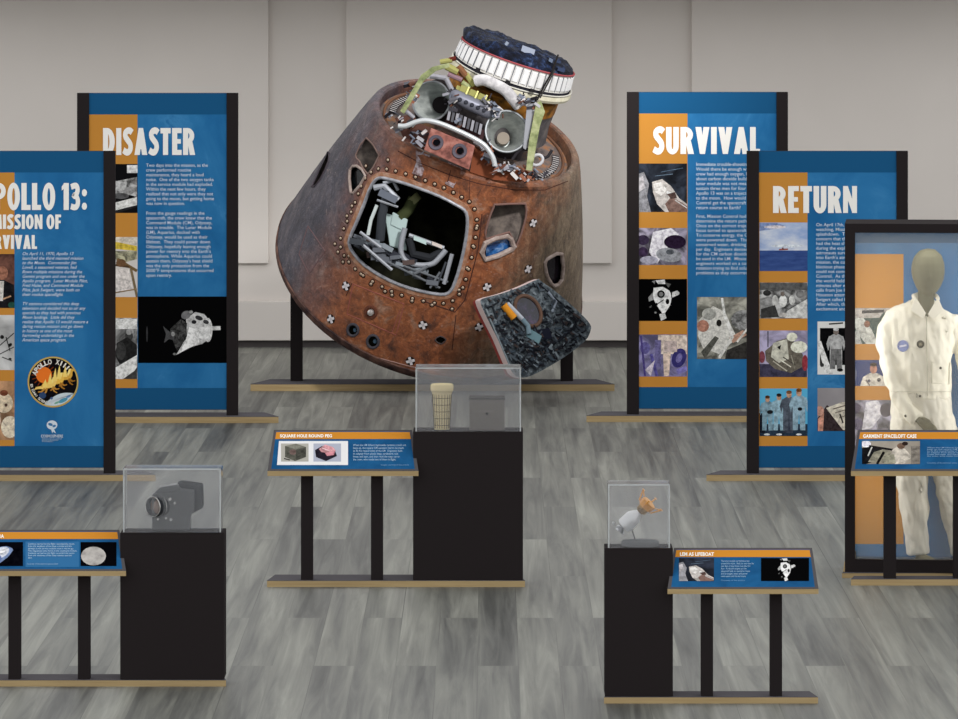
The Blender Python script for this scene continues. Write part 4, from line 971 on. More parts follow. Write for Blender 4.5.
def grow(pts, d):
    cx = sum(p[0] for p in pts)/len(pts); cy = sum(p[1] for p in pts)/len(pts); out = []; n = len(pts)
    for i in range(n):
        a = Vector(pts[i-1]); b = Vector(pts[(i+1)%n]); t_ = (b-a).normalized(); nn = Vector((t_.y,-t_.x)); p = Vector(pts[i])
        if nn.dot(p-Vector((cx,cy))) < 0: nn = -nn
        out.append(tuple(p+nn*d))
    return out
STEEL = noisemat('worn_steel', [(.3,(120,122,130)),(.7,(176,178,186))], 18, 4, rough=.4, metal=.3)
HZ = {}
# steel lip of the hatchway
m = MB(); m.tube([onc(x,y,.004)[0] for x,y in spline(grow(HATCH,.3),2)], .0135, STEEL, 8, closed=True); m.build('hatch_lip', cap, smooth=True)
m = MB(); o1 = spline(grow(HATCH,1.8),2); o2 = spline(grow(HATCH,5.6),2)
rgA = [onc(x,y,.006)[0] for x,y in o1]; rgB = [onc(x,y,.006)[0] for x,y in o2]; rgC = [onc(x,y,-.004)[0] for x,y in spline(grow(HATCH,6.2),2)]
m.loft([rgA, rgB, rgC], noisemat('rubbed_frame', [(.3,(118,84,66)),(.5,(150,108,84)),(.7,(172,146,130))], 16, 7, rough=.5), False, False); m.build('hatch_surround', cap)
# rivets in a belt round the hatchway
RV = mat((176,158,140),.35,.4); RVD = mat((52,34,28),.7)
rb = bmesh.new(); bmesh.ops.create_uvsphere(rb, u_segments=10, v_segments=6, radius=1); bmesh.ops.create_cone(rb, cap_ends=True, segments=12, radius1=1.7, radius2=1.6, depth=.24); rmesh = bpy.data.meshes.new('rivet'); rb.to_mesh(rmesh); rb.free(); rmesh.materials.append(RV); rmesh.materials.append(RVD)
for p in rmesh.polygons:
    if max((rmesh.vertices[i].co.xy.length for i in p.vertices)) > 1.2: p.material_index = 1
for p in rmesh.polygons: p.use_smooth = True
def rivet(px, py, r=.0125):
    c, n = onc(px, py, .001); o = bpy.data.objects.new('rivet', rmesh); C.objects.link(o)
    o.parent = cap; o.matrix_parent_inverse = parent_world(cap).inverted()
    o.matrix_basis = Matrix.Translation(c) @ n.to_track_quat('Z','Y').to_matrix().to_4x4() @ Matrix.Diagonal((r,r,r*.6,1))
g1 = spline(grow(HATCH,9.5),4); tot = 0; last = None; cnt = 0
for p in g1:
    if last is None or math.hypot(p[0]-last[0],p[1]-last[1]) > 7.4:
        rivet(*p); last = p; cnt += 1
for p in ((371,284),(392,295),(412,301),(432,305),(452,309),(459,290),(467,268),(473,246),(477,226),(349,256),(338,252),(335,244),(343,262),(361,274),(385,291.5),(347,216),(352,206),(366,166),(388,160)): rivet(*p)
# seams on the shell
SEAM = mat((70,46,42),.8)
def seam(pts, r=.005, mt=SEAM, sub=4, closed=False, nm='seam', lift=-.001):
    q = MB(); pp = []
    P2 = list(pts)+([pts[0]] if closed else [])
    for i in range(len(P2)-1):
        for s in range(sub): pp.append((P2[i][0]+(P2[i+1][0]-P2[i][0])*s/sub, P2[i][1]+(P2[i+1][1]-P2[i][1])*s/sub))
    pp.append(P2[-1]); q.tube([onc(x,y,lift)[0] for x,y in pp], r, mt, 6); return q.build(nm, cap)
sheet = mat((140,84,76),.7)
seam([(353,284),(404,304),(396,335),(347,314)], .005, sheet, closed=True, nm='access_panel_edge'); seam([(400,310),(392,333)], .004, sheet)
seam([(308,226),(325,251),(309,274),(299,254)], .005, mat((110,88,90),.7), closed=True, nm='patch_edge')
seam([(346,296),(352,283)], .004); seam([(470,178),(469,205)], .003); seam([(398,151),(420,163),(450,175),(480,184),(515,190),(545,190),(568,181)], .004, nm='ring_seam')
seam([(420,300),(455,312),(465,300),(478,250),(482,214)], .005, nm='frame_seam'); seam([(456,315),(452,350)], .004); seam([(488,330),(520,334)], .004)
seam([(345,344),(375,357),(412,367),(440,371)], .006, mat((150,120,112),.6), nm='heat_shield_seam')
seam([(419,151),(413,178)], .004); seam([(452,166),(447,184)], .004)
# worn patches of bare paint below the deck
PAT = noisemat('bare_patch', [(.35,(94,72,70)),(.5,(140,122,124)),(.65,(176,168,176))], 30, 6)
for pts in ([(416,151),(430,157),(422,176),(413,173),(417,162)], [(447,163),(462,170),(454,186),(446,182)]):
    q = MB(); A = [onc(x,y,.012)[0] for x,y in pts]; nrm = onc(*pts[0])[1]; q.prism(A, -nrm*.014, PAT); q.build('bare_patch', cap)
# window frames and panes
WF = noisemat('window_frame', [(.3,(120,104,98)),(.7,(176,162,156))], 20, 5, rough=.5)
def wframe(pts, r, mt=WF, lift=.002, sub=2, nm='window_frame'):
    q = MB(); q.tube([onc(x,y,lift)[0] for x,y in spline(pts,sub)], r, mt, 8, closed=True); return q.build(nm, cap, smooth=True)
def wpane(pts, dp, mt):
    q = MB(); A = [onc(x,y,0)[0]+Vector((0,dp,0)) for x,y in pts]; q.add(A, [list(range(len(A)))], mt); q.prism(A, Vector((0,.006,0)), mt); return q.build('window_pane', cap)
wframe(WIN1,.012); wframe(WIN1R,.007,mat((124,104,98),.6)); wframe(WIN2,.022); wframe(WIN2R,.009,mat((118,92,86),.6)); wframe(WIN3,.016); wframe(WIN4,.007,mat((72,66,72),.6))
q = wpane([(486,244),(506,238),(511,245),(510.5,248.5),(486,258)], .035, noisemat('blue_window', [(.35,(22,60,118)),(.52,(44,104,172)),(.66,(150,180,214))], 8, 3, (1,1,2), rough=.15, spec=.6)); q['label'] = 'blue window pane'
wpane([(351,171),(357,168),(364,176.5),(354,191),(351.5,187)], .05, mat((26,30,34),.1,0,.6)); wpane([(547,263),(551,259),(560,256),(560.5,278),(554,284),(549,278)], .06, mat((40,34,44),.1,0,.6))
# thruster and tool ports
def ring_at(px, py, r, tube_r, mt, nm):
    q = MB(); q.tube([onc(x,y,.002)[0] for x,y in el(px,py,r,r*1.08,n=20)], tube_r, mt, 8, closed=True); return q.build(nm, cap, smooth=True)
ring_at(353,330,5.4,.011,mat((70,68,74),.5),'thruster_port'); ring_at(373,341.5,5.8,.011,mat((70,68,74),.5),'thruster_port')
for (x,y) in ((354.5,330.5),(374.5,342)):
    q = MB(); c,n = onc(x,y,-.02); a_ = n.orthogonal().normalized(); b_ = n.cross(a_); q.loft([rg(c,.022,a_,b_,14), rg(c+n*.02,.012,a_,b_,14)], mat((60,80,96),.3)); q.build('nozzle', cap, smooth=True)
wframe([(435,340),(440,336),(446,339.5),(441,344)], .006, mat((80,70,70),.5), nm='diamond_port')
c,n = onc(371,312,0); a_ = n.orthogonal().normalized(); b_ = n.cross(a_)
q = MB(); q.loft([rg(c+n*d,r,a_,b_,24) for d,r in ((-.01,.06),(.012,.055),(.014,.04),(.0,.03))], mat((96,60,48),.6)); kn = q.build('round_boss', cap, smooth=True)
q = MB(); q.loft([rg(c+n*d+Vector((.004,0,0)),r,a_,b_,16) for d,r in ((0,.026),(.03,.024),(.036,.012),(.037,.001))], mat((206,200,198),.2,.6)); q.build('chrome_cap', kn, smooth=True)
def cross(px, py, s=4.2):
    c,n = onc(px,py,0); a_ = Vector((1,0,.3)); a_ = (a_-n*a_.dot(n)).normalized(); b_ = n.cross(a_); s *= SK_
    q = MB(); q.loft([rg(c+n*d,s*1.12*f,a_,b_,16) for d,f in ((-.004,1),(.0025,1))], mat((44,36,34),.7))
    lt = mat((206,202,206),.5)
    q.obox(c+n*.003, a_*s, n*.003, b_*s*.3, lt); q.obox(c+n*.003, a_*s*.3, n*.003, b_*s, lt)
    q.build('bolt_cross', cap)
for p in ((346,286),(331,319),(423,325),(487,287),(533,223),(528,269),(479,327),(410.5,361)): cross(*p)
# ---- inside the hatchway
hy = onc(410,240)[0].y
ins = lambda px, py, d: P(px,py,hy+d)
DM = mat((70,74,80),.45,.3); LM2 = mat((150,154,162),.4,.2); PALE = mat((176,196,196),.6); OL = mat((66,72,48),.7)
m = MB()
m.tube([ins(388,190,.06),ins(382,215,.1),ins(380,240,.16)], .036, DM, 10); m.tube([ins(374,188,.06),ins(384,186,.05),ins(398,200,.06)], .026, LM2, 8); m.obox(ins(388,196,.04), Vector((.07,0,-.034)), Vector((0,.03,0)), Vector((.012,0,.026)), mat((104,110,122),.4,.2)); m.tube([ins(377,200,.03),ins(398,207,.04)], .01, LM2, 6)
m.tube([ins(383,183,.05),ins(393,181,.06),ins(398,190,.08)], .014, LM2, 8)
m.build('strut_assembly', cap, smooth=True)
m = MB(); m.tube([ins(414,198,.2),ins(408,210,.2),ins(400,218,.2)], .045, OL, 12); m.tube([ins(412,196,.2),ins(417,202,.2)], .05, mat((110,112,80),.7), 12); m.build('olive_duct', cap, smooth=True)
m = MB(); m.obox(ins(396,232,.2), Vector((.07,0,-.02)), Vector((0,.03,0)), Vector((-.02,0,.13)), PALE); m.obox(ins(399,222,.18), Vector((.06,0,-.03)), Vector((0,.02,0)), Vector((.01,0,.05)), PALE); m.build('pale_box', cap, bevel=.008)
m = MB(); m.tube([ins(377,205,.08),ins(371,220,.08),ins(368,235,.08)], .014, mat((190,200,200),.5), 8); m.build('side_rail', cap)
m = MB(); U = spline([(405,228),(402,240),(401,252),(406,261),(418,265),(432,264),(440,257),(446,250)],4,False)
m.tube([ins(x,y,.09) for x,y in U], .022, LM2, 10); m.build('seat_frame', cap, smooth=True)
m = MB(); m.tube([ins(409,235,.12),ins(425,241,.12),ins(444,248,.12)], .017, LM2, 8); m.tube([ins(409,238,.13),ins(413,254,.13),ins(430,258,.13),ins(442,252,.13)], .034, mat((44,46,50),.6), 8); m.obox(ins(420,240,.1), Vector((.05,0,-.02)), Vector((0,.01,0)), Vector((0,0,.018)), PALE); m.obox(ins(437,245,.1), Vector((.04,0,-.016)), Vector((0,.01,0)), Vector((0,0,.014)), mat((200,190,186),.5)); m.build('headrest', cap)
m = MB(); rr = random.Random(5)
for i in range(60):
    f = rr.random(); x = 356+f*76+rr.uniform(-4,4); y = 241+f*38+rr.uniform(-9,5)
    mt = rr.choice([DM, mat((40,42,46),.5), mat((96,100,108),.4), mat((56,58,66),.5), mat((130,138,146),.4), mat((84,72,70),.6)])
    s = rr.uniform(.01,.035); a = rr.uniform(-.6,.2)
    m.obox(ins(x,y,rr.uniform(.05,.16)), Vector((math.cos(a),0,math.sin(a)))*s*1.8, Vector((0,s*.6,0)), Vector((-math.sin(a),0,math.cos(a)))*s*.7, mt)
for a,b in (((357,240),(392,270)),((360,232),(384,250)),((388,262),(440,288)),((404,266),(448,282)),((452,254),(444,284)),((446,262),(436,288)),((414,274),(428,266)),((430,288),(440,272))):
    m.tube([ins(*a,.05),ins(*b,.06)], rr.choice([.009,.013,.017]), rr.choice([DM,LM2,mat((100,104,110),.4)]), 7)
m.build('couch_mechanism', cap)
# ---- open hatch door
DR = spline([(480.5,303),(483,298.5),(500,294),(520,287),(537,279.5),(541,281),(560,295),(580,313),(590,324),(590.5,331),(584,342),(560,360),(535,374),(524,377.5),(516,376),(510,368),(498,340),(487,318)],3)
hz = 38.95
def dz_(x, y): return hz+(x-480)*.0042+(y-280)*-.0028
DRK = noisemat('hatch_face', [(.34,(40,44,50)),(.5,(74,82,88)),(.64,(112,120,126))], 34, 8, rough=.6)
REDR = mat((132,62,58),.6); PINK = mat((206,186,184),.6)
A = [P(x,y,dz_(x,y)) for x,y in DR]
m = MB(); m.prism(A, Vector((-.012,.03,-.004)), DRK, PINK); dr = m.build('hatch_door', cap)
dr['label'] = 'open hatch door covered in dark latch machinery'
A2 = [a+Vector((-.012,.0305,-.004)) for a in A]
m = MB(); m.prism(A2, Vector((-.026,.09,-.008)), PINK, PINK); m.build('door_edge', dr)
A3 = [a+Vector((-.038,.121,-.012)) for a in A]
m = MB(); m.prism(A3, Vector((-.018,.03,-.01)), REDR, REDR); m.build('door_gasket', dr)
hd = lambda x, y, l=0: P(x,y,dz_(x,y)-l)
m = MB(); m.tube([hd(x,y,.01) for x,y in el(528,311,11.5,16.5,-32,n=28)], .016, mat((92,72,62),.5,.2), 8, closed=True); dw = m.build('door_window_frame', dr, smooth=True)
m = MB(); m.prism([hd(x,y,.002) for x,y in el(528,311,11,16,-32,n=28)], Vector((0,-.006,0)), noisemat('dark_glass', [(.4,(20,20,30)),(.55,(32,32,50)),(.7,(70,46,80))], 14, 3, rough=.12, spec=.6)); m.build('door_window', dr)
m = MB(); m.tube([hd(504,305,.04),hd(514,318,.04)], .03, mat((206,136,44),.45), 14); m.tube([hd(507,303.5,.055),hd(522,319,.055)], .02, mat((170,176,186),.3,.3), 12); m.build('gas_cylinder', dr, smooth=True)
m = MB(); m.tube([hd(522,319,.05),hd(528,326,.05),hd(529,334,.05)], .02, mat((108,128,140),.4), 10); m.obox(hd(534,336,.03), Vector((.05,0,-.03)), Vector((0,.015,0)), Vector((.012,0,.03)), mat((110,140,150),.4)); m.build('blue_lever', dr)
m = MB(); m.obox(hd(543,334.5,.02), Vector((.06,0,.012)), Vector((0,.01,0)), Vector((-.012,0,.04)), mat((30,32,44),.5)); m.build('dark_plate', dr)
m = MB(); rr = random.Random(11)
def inpoly(x, y, pts):
    c = False; j = len(pts)-1
    for i in range(len(pts)):
        if (pts[i][1] > y) != (pts[j][1] > y) and x < (pts[j][0]-pts[i][0])*(y-pts[i][1])/(pts[j][1]-pts[i][1])+pts[i][0]: c = not c
        j = i
    return c
INN = grow(DR, -3)
for i in range(1500):
    x = rr.uniform(482,590); y = rr.uniform(282,378)
    if not inpoly(x,y,INN) or ((x-528)/16)**2+((y-311)/19)**2 < 1: continue
    dens = .35+.65*min(1,max(0,(y-300)/50))
    if rr.random() > dens: continue
    a = rr.choice([-.62,-.62,.95,.2,-1.1])+rr.uniform(-.1,.1); s = rr.uniform(.004,.0125); l = rr.uniform(1,3.4)
    g_ = rr.choice([(44,48,54),(58,64,72),(26,28,34),(86,94,102),(66,58,58),(64,74,84),(120,130,138),(78,86,94),(36,36,42)])
    m.obox(hd(x,y,rr.uniform(.004,.024)), Vector((math.cos(a),0,math.sin(a)))*s*l, Vector((0,.01,0)), Vector((-math.sin(a),0,math.cos(a)))*s*.7, mat(g_,.5))
tag(m.build('latch_mechanism', dr), kind='stuff')
m = MB(); m.tube([hd(487,308,.012),hd(535,284.5,.012)], .007, mat((40,44,50),.5), 6); m.tube([hd(492,305,.012),hd(516,372,.012)], .008, mat((44,48,54),.5), 6); m.tube([hd(486,309,.015),hd(512,371,.015)], .007, mat((120,130,136),.5), 6); m.tube([hd(520,372,.015),hd(586,330,.015)], .008, mat((36,38,44),.5), 6)
m.tube([hd(538,283,.012),hd(586,325,.012)], .006, mat((36,38,44),.5), 6); m.build('latch_rod', dr)
m = MB(); m.tube([hd(520,345,.02),hd(540,350,.02),hd(560,340,.02),hd(575,325,.02)], .012, mat((30,32,38),.5), 8); m.tube([hd(548,292,.02),hd(556,302,.02),hd(552,312,.02)], .012, mat((120,128,140),.4), 8); m.build('linkage_arm', dr)
m = MB(); m.tube([onc(536,281,.01)[0], P(533,284,39.2), hd(530,289,-.02)], .02, mat((80,60,54),.6), 8); m.tube([onc(505,292,.01)[0], P(503,296,39.2), hd(502,299,-.02)], .02, mat((80,60,54),.6), 8); m.build('hinge', cap)
# ---- forward deck
def tring(cx, cy, z, R, th, al=0, n=64): return cring(cx, cy, z, R, 18.3, th, al, n)
DKM = noisemat('deck_plate', [(.3,(72,66,68)),(.5,(110,98,94)),(.62,(150,104,70)),(.75,(128,118,116))], 9, 6, rough=.6)
m = MB(); m.loft([tring(*T_,96,TH1,-8), tring(*T_,70,TH1,-7), tring(*T_,40,TH1,-7)], DKM, False, False); m.build('forward_deck', cap)
DASH = mat((40,38,42),.7); LDASH = mat((176,172,172),.6)
m = MB(); e1,e2,nn = frame(R_(18.3),R_(TH1)); cT = P(*T_)
for a0,a1 in ((-12,38),(176,222)):
    m = MB()
    for i in range(16):
        a = R_(a0+(a1-a0)*i/15); d = e1*math.cos(a)+e2*math.sin(a); tt = -e1*math.sin(a)+e2*math.cos(a)
        c = cT+d*84*SK_-nn*6*SK_
        m.obox(c, d*3.6*SK_, nn*.004, tt*1.0*SK_, DASH); m.obox(c+tt*2.0*SK_, d*3.2*SK_, nn*.004, tt*.7*SK_, LDASH)
    m.build('deck_vent', cap)
m = MB(); m.tube(tring(*T_,92,TH1,-7), .012, mat((112,82,66),.6), 8, closed=True); m.build('deck_pipe', cap, smooth=True)
# tunnel
TUN = noisemat('tunnel_wall', [(.35,(64,62,66)),(.55,(96,92,94)),(.7,(120,112,108))], 8, 6, rough=.6)
TUG = noisemat('tunnel_foil', [(.35,(84,60,34)),(.5,(140,94,40)),(.66,(168,114,50))], 12, 5, rough=.5)
m = MB(); m.loft([tring(487,122,40.02,61,18), tring(494,108,39.95,57,17), tring(502,96,39.87,54,16)], TUN); tn = m.build('docking_tunnel', cap, smooth=True)
m = MB(); m.loft([tring(502,96,39.87,54.4,16), tring(508,84,39.81,53,15)], TUG); m.build('foil_band', tn, smooth=True)
ZD = 39.76
WH = noisemat('white_collar', [(.3,(206,204,202)),(.7,(232,230,226))], 10, 4, rough=.5); CRM = noisemat('cream_lip', [(.3,(190,184,160)),(.6,(216,212,192)),(.8,(170,160,130))], 8, 4)
m = MB(); m.loft([tring(509,81,ZD+.04,57,12), tring(509.5,80,ZD+.04,61,12), tring(510.5,77.5,ZD+.03,62,12), tring(511.5,74,ZD+.02,61,12)], CRM); lip = m.build('collar_lip', cap, smooth=True)
m = MB(); m.loft([tring(511.5,74,ZD+.02,59.6,12), tring(512.5,71.6,ZD+.01,59.4,11)], mat((46,46,54),.5)); m.tube(tring(512,73,ZD+.015,60.8,11.5), .006, mat((200,198,190),.5), 6, closed=True); m.build('dark_groove', lip)
m = MB(); m.loft([tring(512.5,71.5,ZD,58.6,10), tring(518,56.5,ZD-.06,57,7)], WH); dm = m.build('white_drum', cap, smooth=True)
# flutes: raised white pads with grey gaps
nf = 44
for i in range(nf):
    a = 2*PI*(i+.5)/nf; d_ = e1*math.cos(a)+e2*math.sin(a)
    if d_.y > .25: continue
    def pt(f, da, lift):
        c = P(512.5+(518-512.5)*f, 71.5+(56.5-71.5)*f, ZD-.06*f); th = R_(10-3*f); u1,u2,_ = frame(R_(18.3), th); R = (58.6+(57-58.6)*f)*SK_+lift
        return c+u1*R*math.cos(a+da)+u2*R*math.sin(a+da)
    w_ = PI/nf*.72
    m = MB(); m.hexa([pt(.12,-w_,.001),pt(.12,w_,.001),pt(.88,w_,.001),pt(.88,-w_,.001),pt(.14,-w_*.8,.009),pt(.14,w_*.8,.009),pt(.86,w_*.8,.009),pt(.86,-w_*.8,.009)], mat((236,236,238),.5)); m.build('collar_pad', dm)
m = MB()
for i in range(nf):
    a = 2*PI*i/nf
    d_ = e1*math.cos(a)+e2*math.sin(a)
    if d_.y > .3: continue
    p0 = P(512.8,70.6,ZD); u1,u2,_ = frame(R_(18.3),R_(10)); q0 = p0+(u1*math.cos(a)+u2*math.sin(a))*(58.5*SK_+.002)
    p1 = P(517.6,57.6,ZD-.055); u1,u2,_ = frame(R_(18.3),R_(7)); q1 = p1+(u1*math.cos(a)+u2*math.sin(a))*(57*SK_+.002)
    m.tube([q0,q1], .004, mat((84,90,106),.6), 5)
m.build('pad_joint', dm)
m = MB(); m.tube(tring(518.2,56,ZD-.062,57.4,7), .008, mat((150,76,80),.6), 6, closed=True); m.build('red_bead', dm)
# crumpled dark insulation on top
INS = noisemat('dark_insulation', [(.36,(8,9,16)),(.5,(16,21,38)),(.6,(34,50,84)),(.7,(92,110,140))], 16, 8, rough=.6, spec=.12, bump=1.0, rghn=.75)
m = MB(); rr_ = []
for j,(cx,cy,R,th) in enumerate(((518.4,55.5,56.6,7),(518,52,56.4,7),(516,48,54,6),(514,44.5,49,5),(511,42,42,5),(508,40,30,5),(506,39,15,5),(505,39,2,5))):
    ring = tring(cx,cy,ZD-.06,R,th,0,72); out = []
    for v in ring:
        n_ = noise.noise(v*9)*.035+noise.noise(v*22)*.018+noise.noise(v*45)*.008
        out.append(v+Vector((0,0,n_ if j > 1 else n_*.2)))
    rr_.append(out)
m.loft(rr_, INS, False, True); m.build('insulation_blanket', cap)
m = MB(); rr = random.Random(3)
for i in range(46):
    x = rr.uniform(470,562); y = 38+(x-470)*.3+rr.uniform(-3,8); 
    m.obox(P(x,y,ZD-.3+rr.uniform(-.1,.1)), Vector((rr.uniform(.01,.03),0,-.008)), Vector((0,.02,0)), Vector((.004,0,rr.uniform(.006,.014))), mat(rr.choice([(40,50,80),(70,90,126),(24,26,38),(100,112,134),(56,66,92)]),.4))
m.obox(P(528,51,ZD-.42), Vector((.05,0,-.018)), Vector((0,.01,0)), Vector((.008,0,.028)), mat((150,158,176),.5)); m.tube([P(503,49,ZD-.42),P(508,42,ZD-.42)], .014, mat((140,150,168),.5), 6)
m.build('insulation_fittings', cap)
m = MB(); m.tube([P(558,55,ZD-.3),P(552,72,ZD-.45),P(543,88,ZD-.48),P(537,100,ZD-.5)], .008, mat((38,36,36),.6), 6); m.tube([P(555,70,ZD-.46),P(540,98,ZD-.5)], .006, mat((60,58,56),.6), 6); m.build('dark_strap', cap)
m = MB()
for (x,y) in ((478,69.5),(508,82),(532.5,90.5)): m.obox(P(x,y,ZD-.47), Vector((.018,0,-.006)), Vector((0,.02,0)), Vector((.003,0,.012)), mat((36,34,36),.6))
m.build('lip_clip', lip)
# mortar cups
ALU = noisemat('brushed_cup', [(.3,(150,156,156)),(.6,(188,194,192)),(.8,(214,216,212))], 10, 5, (1,1,3), rough=.35, metal=.25)
def cup(px, py, rx, lean, zz, nm, depth=.34, end=.35):
    ax = Vector(lean).normalized(); u1 = Vector((1,0,0)); u1 = (u1-ax*u1.dot(ax)).normalized(); u2 = ax.cross(u1)
    c = P(px,py,zz); R = rx*SK_
    q = MB(); q.loft([rg(c-ax*d,r*R,u1,u2,36) for d,r in ((depth,end+.05),(.0,1.0),(-.004,1.0),(-.004,.95),(.02,.93),(depth*.97,end))], ALU); o = q.build(nm, cap, smooth=True)
    q = MB(); q.tube(rg(c+ax*.004,R*.985,u1,u2,36), .009, mat((128,132,136),.4,.3), 6, closed=True); q.build('cup_rim', o, smooth=True)
    return c, ax, u1, u2, R, o
c1 = cup(431.5,101,19.2,(-.30,-1,.16),39.35,'mortar_cup')
c2 = cup(506.5,131.5,20.6,(.1,-1,.25),39.25,'mortar_cup')
q = MB(); cc = c2[0]-c2[1]*.3; q.loft([rg(cc+c2[1]*d,r,c2[2],c2[3],18) for d,r in ((-.02,.05),(.05,.05),(.055,.03))], mat((150,140,130),.5)); q.build('cup_boss', c2[5], smooth=True)
# frames, struts and gear of the deck
GRN = noisemat('zinc_green', [(.35,(96,104,74)),(.5,(138,146,104)),(.65,(168,172,134))], 12, 5)
YEL = mat((150,148,92),.6); GR1 = mat((120,122,134),.4,.3); GR2 = mat((86,86,92),.5); LGR = mat((146,146,154),.5,.1); PNK = noisemat('pink_box', [(.35,(96,62,58)),(.5,(142,92,84)),(.66,(166,118,108))], 14, 6)
def pz(pts, z): return [P(x,y,z) for x,y in pts]
def strut(name, pts, z, w_, mt, d=.04):
    q = MB(); q.prism(pz(pts,z), Vector((0,d,0)), mt); return q.build(name, cap, bevel=.003)
strut('green_strut', [(400,111),(404,114),(424,81),(436,71),(450,67),(449,63),(432,67),(421,75)], 39.02, 0, GRN)
strut('green_strut', [(536,103),(541,101),(545,112),(540,126),(536,148),(532,171),(526,170),(529,140),(533,120)], 39.15, 0, GRN)
strut('green_strut', [(527,104),(536,103),(531,128),(526,150),(523,148)], 39.2, 0, mat((150,152,160),.5))
m = MB()
for a,b,r,mt in (((403,108),(414,118),.016,LGR),((446,66),(458,72),.03,YEL),((458,66),(466,76),.026,mat((120,84,60),.6)),((466,74),(474,86),.022,YEL),((440,62),(452,60),.02,YEL),((449,60),(456,58),.018,mat((90,40,34),.6)),((448,74),(462,80),.02,mat((136,110,120),.6)),((462,82),(470,88),.02,GRN),((430,76),(446,78),.02,LGR),((446,78),(452,90),.02,LGR)):
    m = MB(); m.tube([P(*a,39.3),P(*b,39.3)], r, mt, 8); m.build('bracket', cap, smooth=True)
def capsule_shape(m, a, b, r, mt):
    d = (b-a).normalized(); u = d.orthogonal().normalized(); v = d.cross(u); rs = []
    for t_ in range(-5,1): an = t_/5*PI/2; rs.append(rg(a+d*r*math.sin(an), max(r*math.cos(an),.001), u, v, 18))
    for t_ in range(0,6): an = t_/5*PI/2; rs.append(rg(b+d*r*math.sin(an), max(r*math.cos(an),.001), u, v, 18))
    m.loft(rs, mt)
m = MB(); capsule_shape(m, P(456,97,39.25), P(487,111,39.25), .058, GR1); gc = m.build('grey_tank', cap, smooth=True)
m = MB()
for i in range(5): 
    x = 460+i*6; y = 99.5+i*2.7; m.loft([rg(P(x,y,39.19),.017,X1,Z1,12), rg(P(x,y,39.18),.012,X1,Z1,12)], mat((56,58,66),.5))
m.build('tank_bolt', gc)
m = MB()
for i in range(3):
    x = 464+i*9; y = 89+i*4; m.obox(P(x,y,39.27), Vector((.028,0,-.012)), Vector((0,.03,0)), Vector((.01,0,.022)), YEL); m.obox(P(x+3.6,y+1.5,39.25), Vector((.006,0,-.003)), Vector((0,.03,0)), Vector((.012,0,.028)), mat((228,226,150),.6))
m.obox(P(473,94,39.29), Vector((.13,0,-.056)), Vector((0,.03,0)), Vector((.006,0,.014)), YEL); m.build('yellow_bracket', cap)
m = MB()
for i in range(9):
    x = 449+i*3.9; y = 113.5+i*1.75; m.obox(P(x,y+1.5,39.22), Vector((.010,0,-.004)), Vector((0,.03,0)), Vector((.008,0,.04)), LGR if i%2==0 else GR2)
m.obox(P(465,127,39.27), Vector((.15,0,-.065)), Vector((0,.03,0)), Vector((.012,0,.036)), mat((66,48,50),.7)); m.build('ribbed_block', cap)
m = MB(); m.tube([P(x,y,39.25-.03*math.sin(i/14*PI)) for i,(x,y) in enumerate(spline([(476,81),(484,80),(494,84),(505,90),(513,99),(519,106)],3,False))], .046, noisemat('hose_cloth', [(.4,(168,166,170)),(.6,(198,196,198))], 20, 3, rough=.9), 12); m.build('hose', cap, smooth=True)
m = MB(); m.tube([P(x,y,39.1) for x,y in spline([(398,126),(406,126),(416,122),(426,120.5),(440,123.5),(456,130),(471,137),(483,144),(489,151),(493,158),(495,166)],3,False)], .021, mat((190,194,198),.25,.4), 10); m.build('silver_pipe', cap, smooth=True)
m = MB(); pts = [(431,128),(475,146),(469,170),(424,150)]; m.prism(pz(pts,39.08), Vector((0,.12,0)), PNK); pb = m.build('pink_junction_box', cap, bevel=.006)
for (x,y) in ((436,142.5),(459.5,151)):
    m = MB(); c = P(x,y,39.078); m.loft([rg(c+Vector((0,d,0)),r,X1,Z1,22) for d,r in ((.01,.062),(-.012,.056),(-.01,.036),(.004,.03))], mat((88,84,94),.5,.2)); m.loft([rg(c+Vector((.004,d,0)),.027,X1,Z1,16) for d in (-.004,-.007)], mat((12,12,16),.4)); m.build('socket', pb, smooth=True)
m = MB(); rr = random.Random(21)
band = [((386,116),(428,148)),((476,152),(530,176)),((482,140),(500,172)),((448,88),(458,124)),((400,116),(424,140)),((486,100),(500,118)),((520,96),(534,106)),((500,168),(548,178)),((410,84),(416,98))]
for i in range(230):
    a,b = rr.choice(band); f = rr.random(); x = a[0]+(b[0]-a[0])*f+rr.uniform(-5,5); y = a[1]+(b[1]-a[1])*f+rr.uniform(-5,5)
    s = rr.uniform(.008,.024); an = rr.uniform(-1,1); mt = mat(rr.choice([(60,58,64),(96,96,104),(140,140,150),(170,170,176),(140,92,74),(96,64,54),(34,32,36),(200,196,196),(110,116,130)]),.45)
    zz = 39.16+rr.uniform(0,.06)
    if rr.random() < .5: m.obox(P(x,y,zz), Vector((math.cos(an),0,math.sin(an)))*s*1.5, Vector((0,s,0)), Vector((-math.sin(an),0,math.cos(an)))*s*.6, mt)
    else: m.tube([P(x,y,zz), P(x+rr.uniform(-7,7),y+rr.uniform(-5,5),zz)], s*.42, mt, 6)
tag(m.build('wiring_clutter', cap), kind='stuff')
m = MB(); m.prism(pz([(395,118),(412,114),(420,124),(432,128),(424,150),(404,140)],39.3), Vector((0,.04,0)), mat((92,64,58),.7)); m.build('deck_tray', cap); m = MB(); m.prism(pz([(474,146),(500,164),(520,168),(534,174),(520,182),(494,180),(470,172)],39.25), Vector((0,.04,0)), mat((128,74,52),.7)); m.build('deck_tray', cap)
m = MB(); m.prism(pz([(412,96),(420,84),(440,78),(452,86),(500,110),(530,106),(534,130),(520,160),(498,158),(470,140),(440,124),(416,122)],39.62), Vector((0,.03,0)), mat((44,40,42),.7)); m.build('gear_backplate', cap)
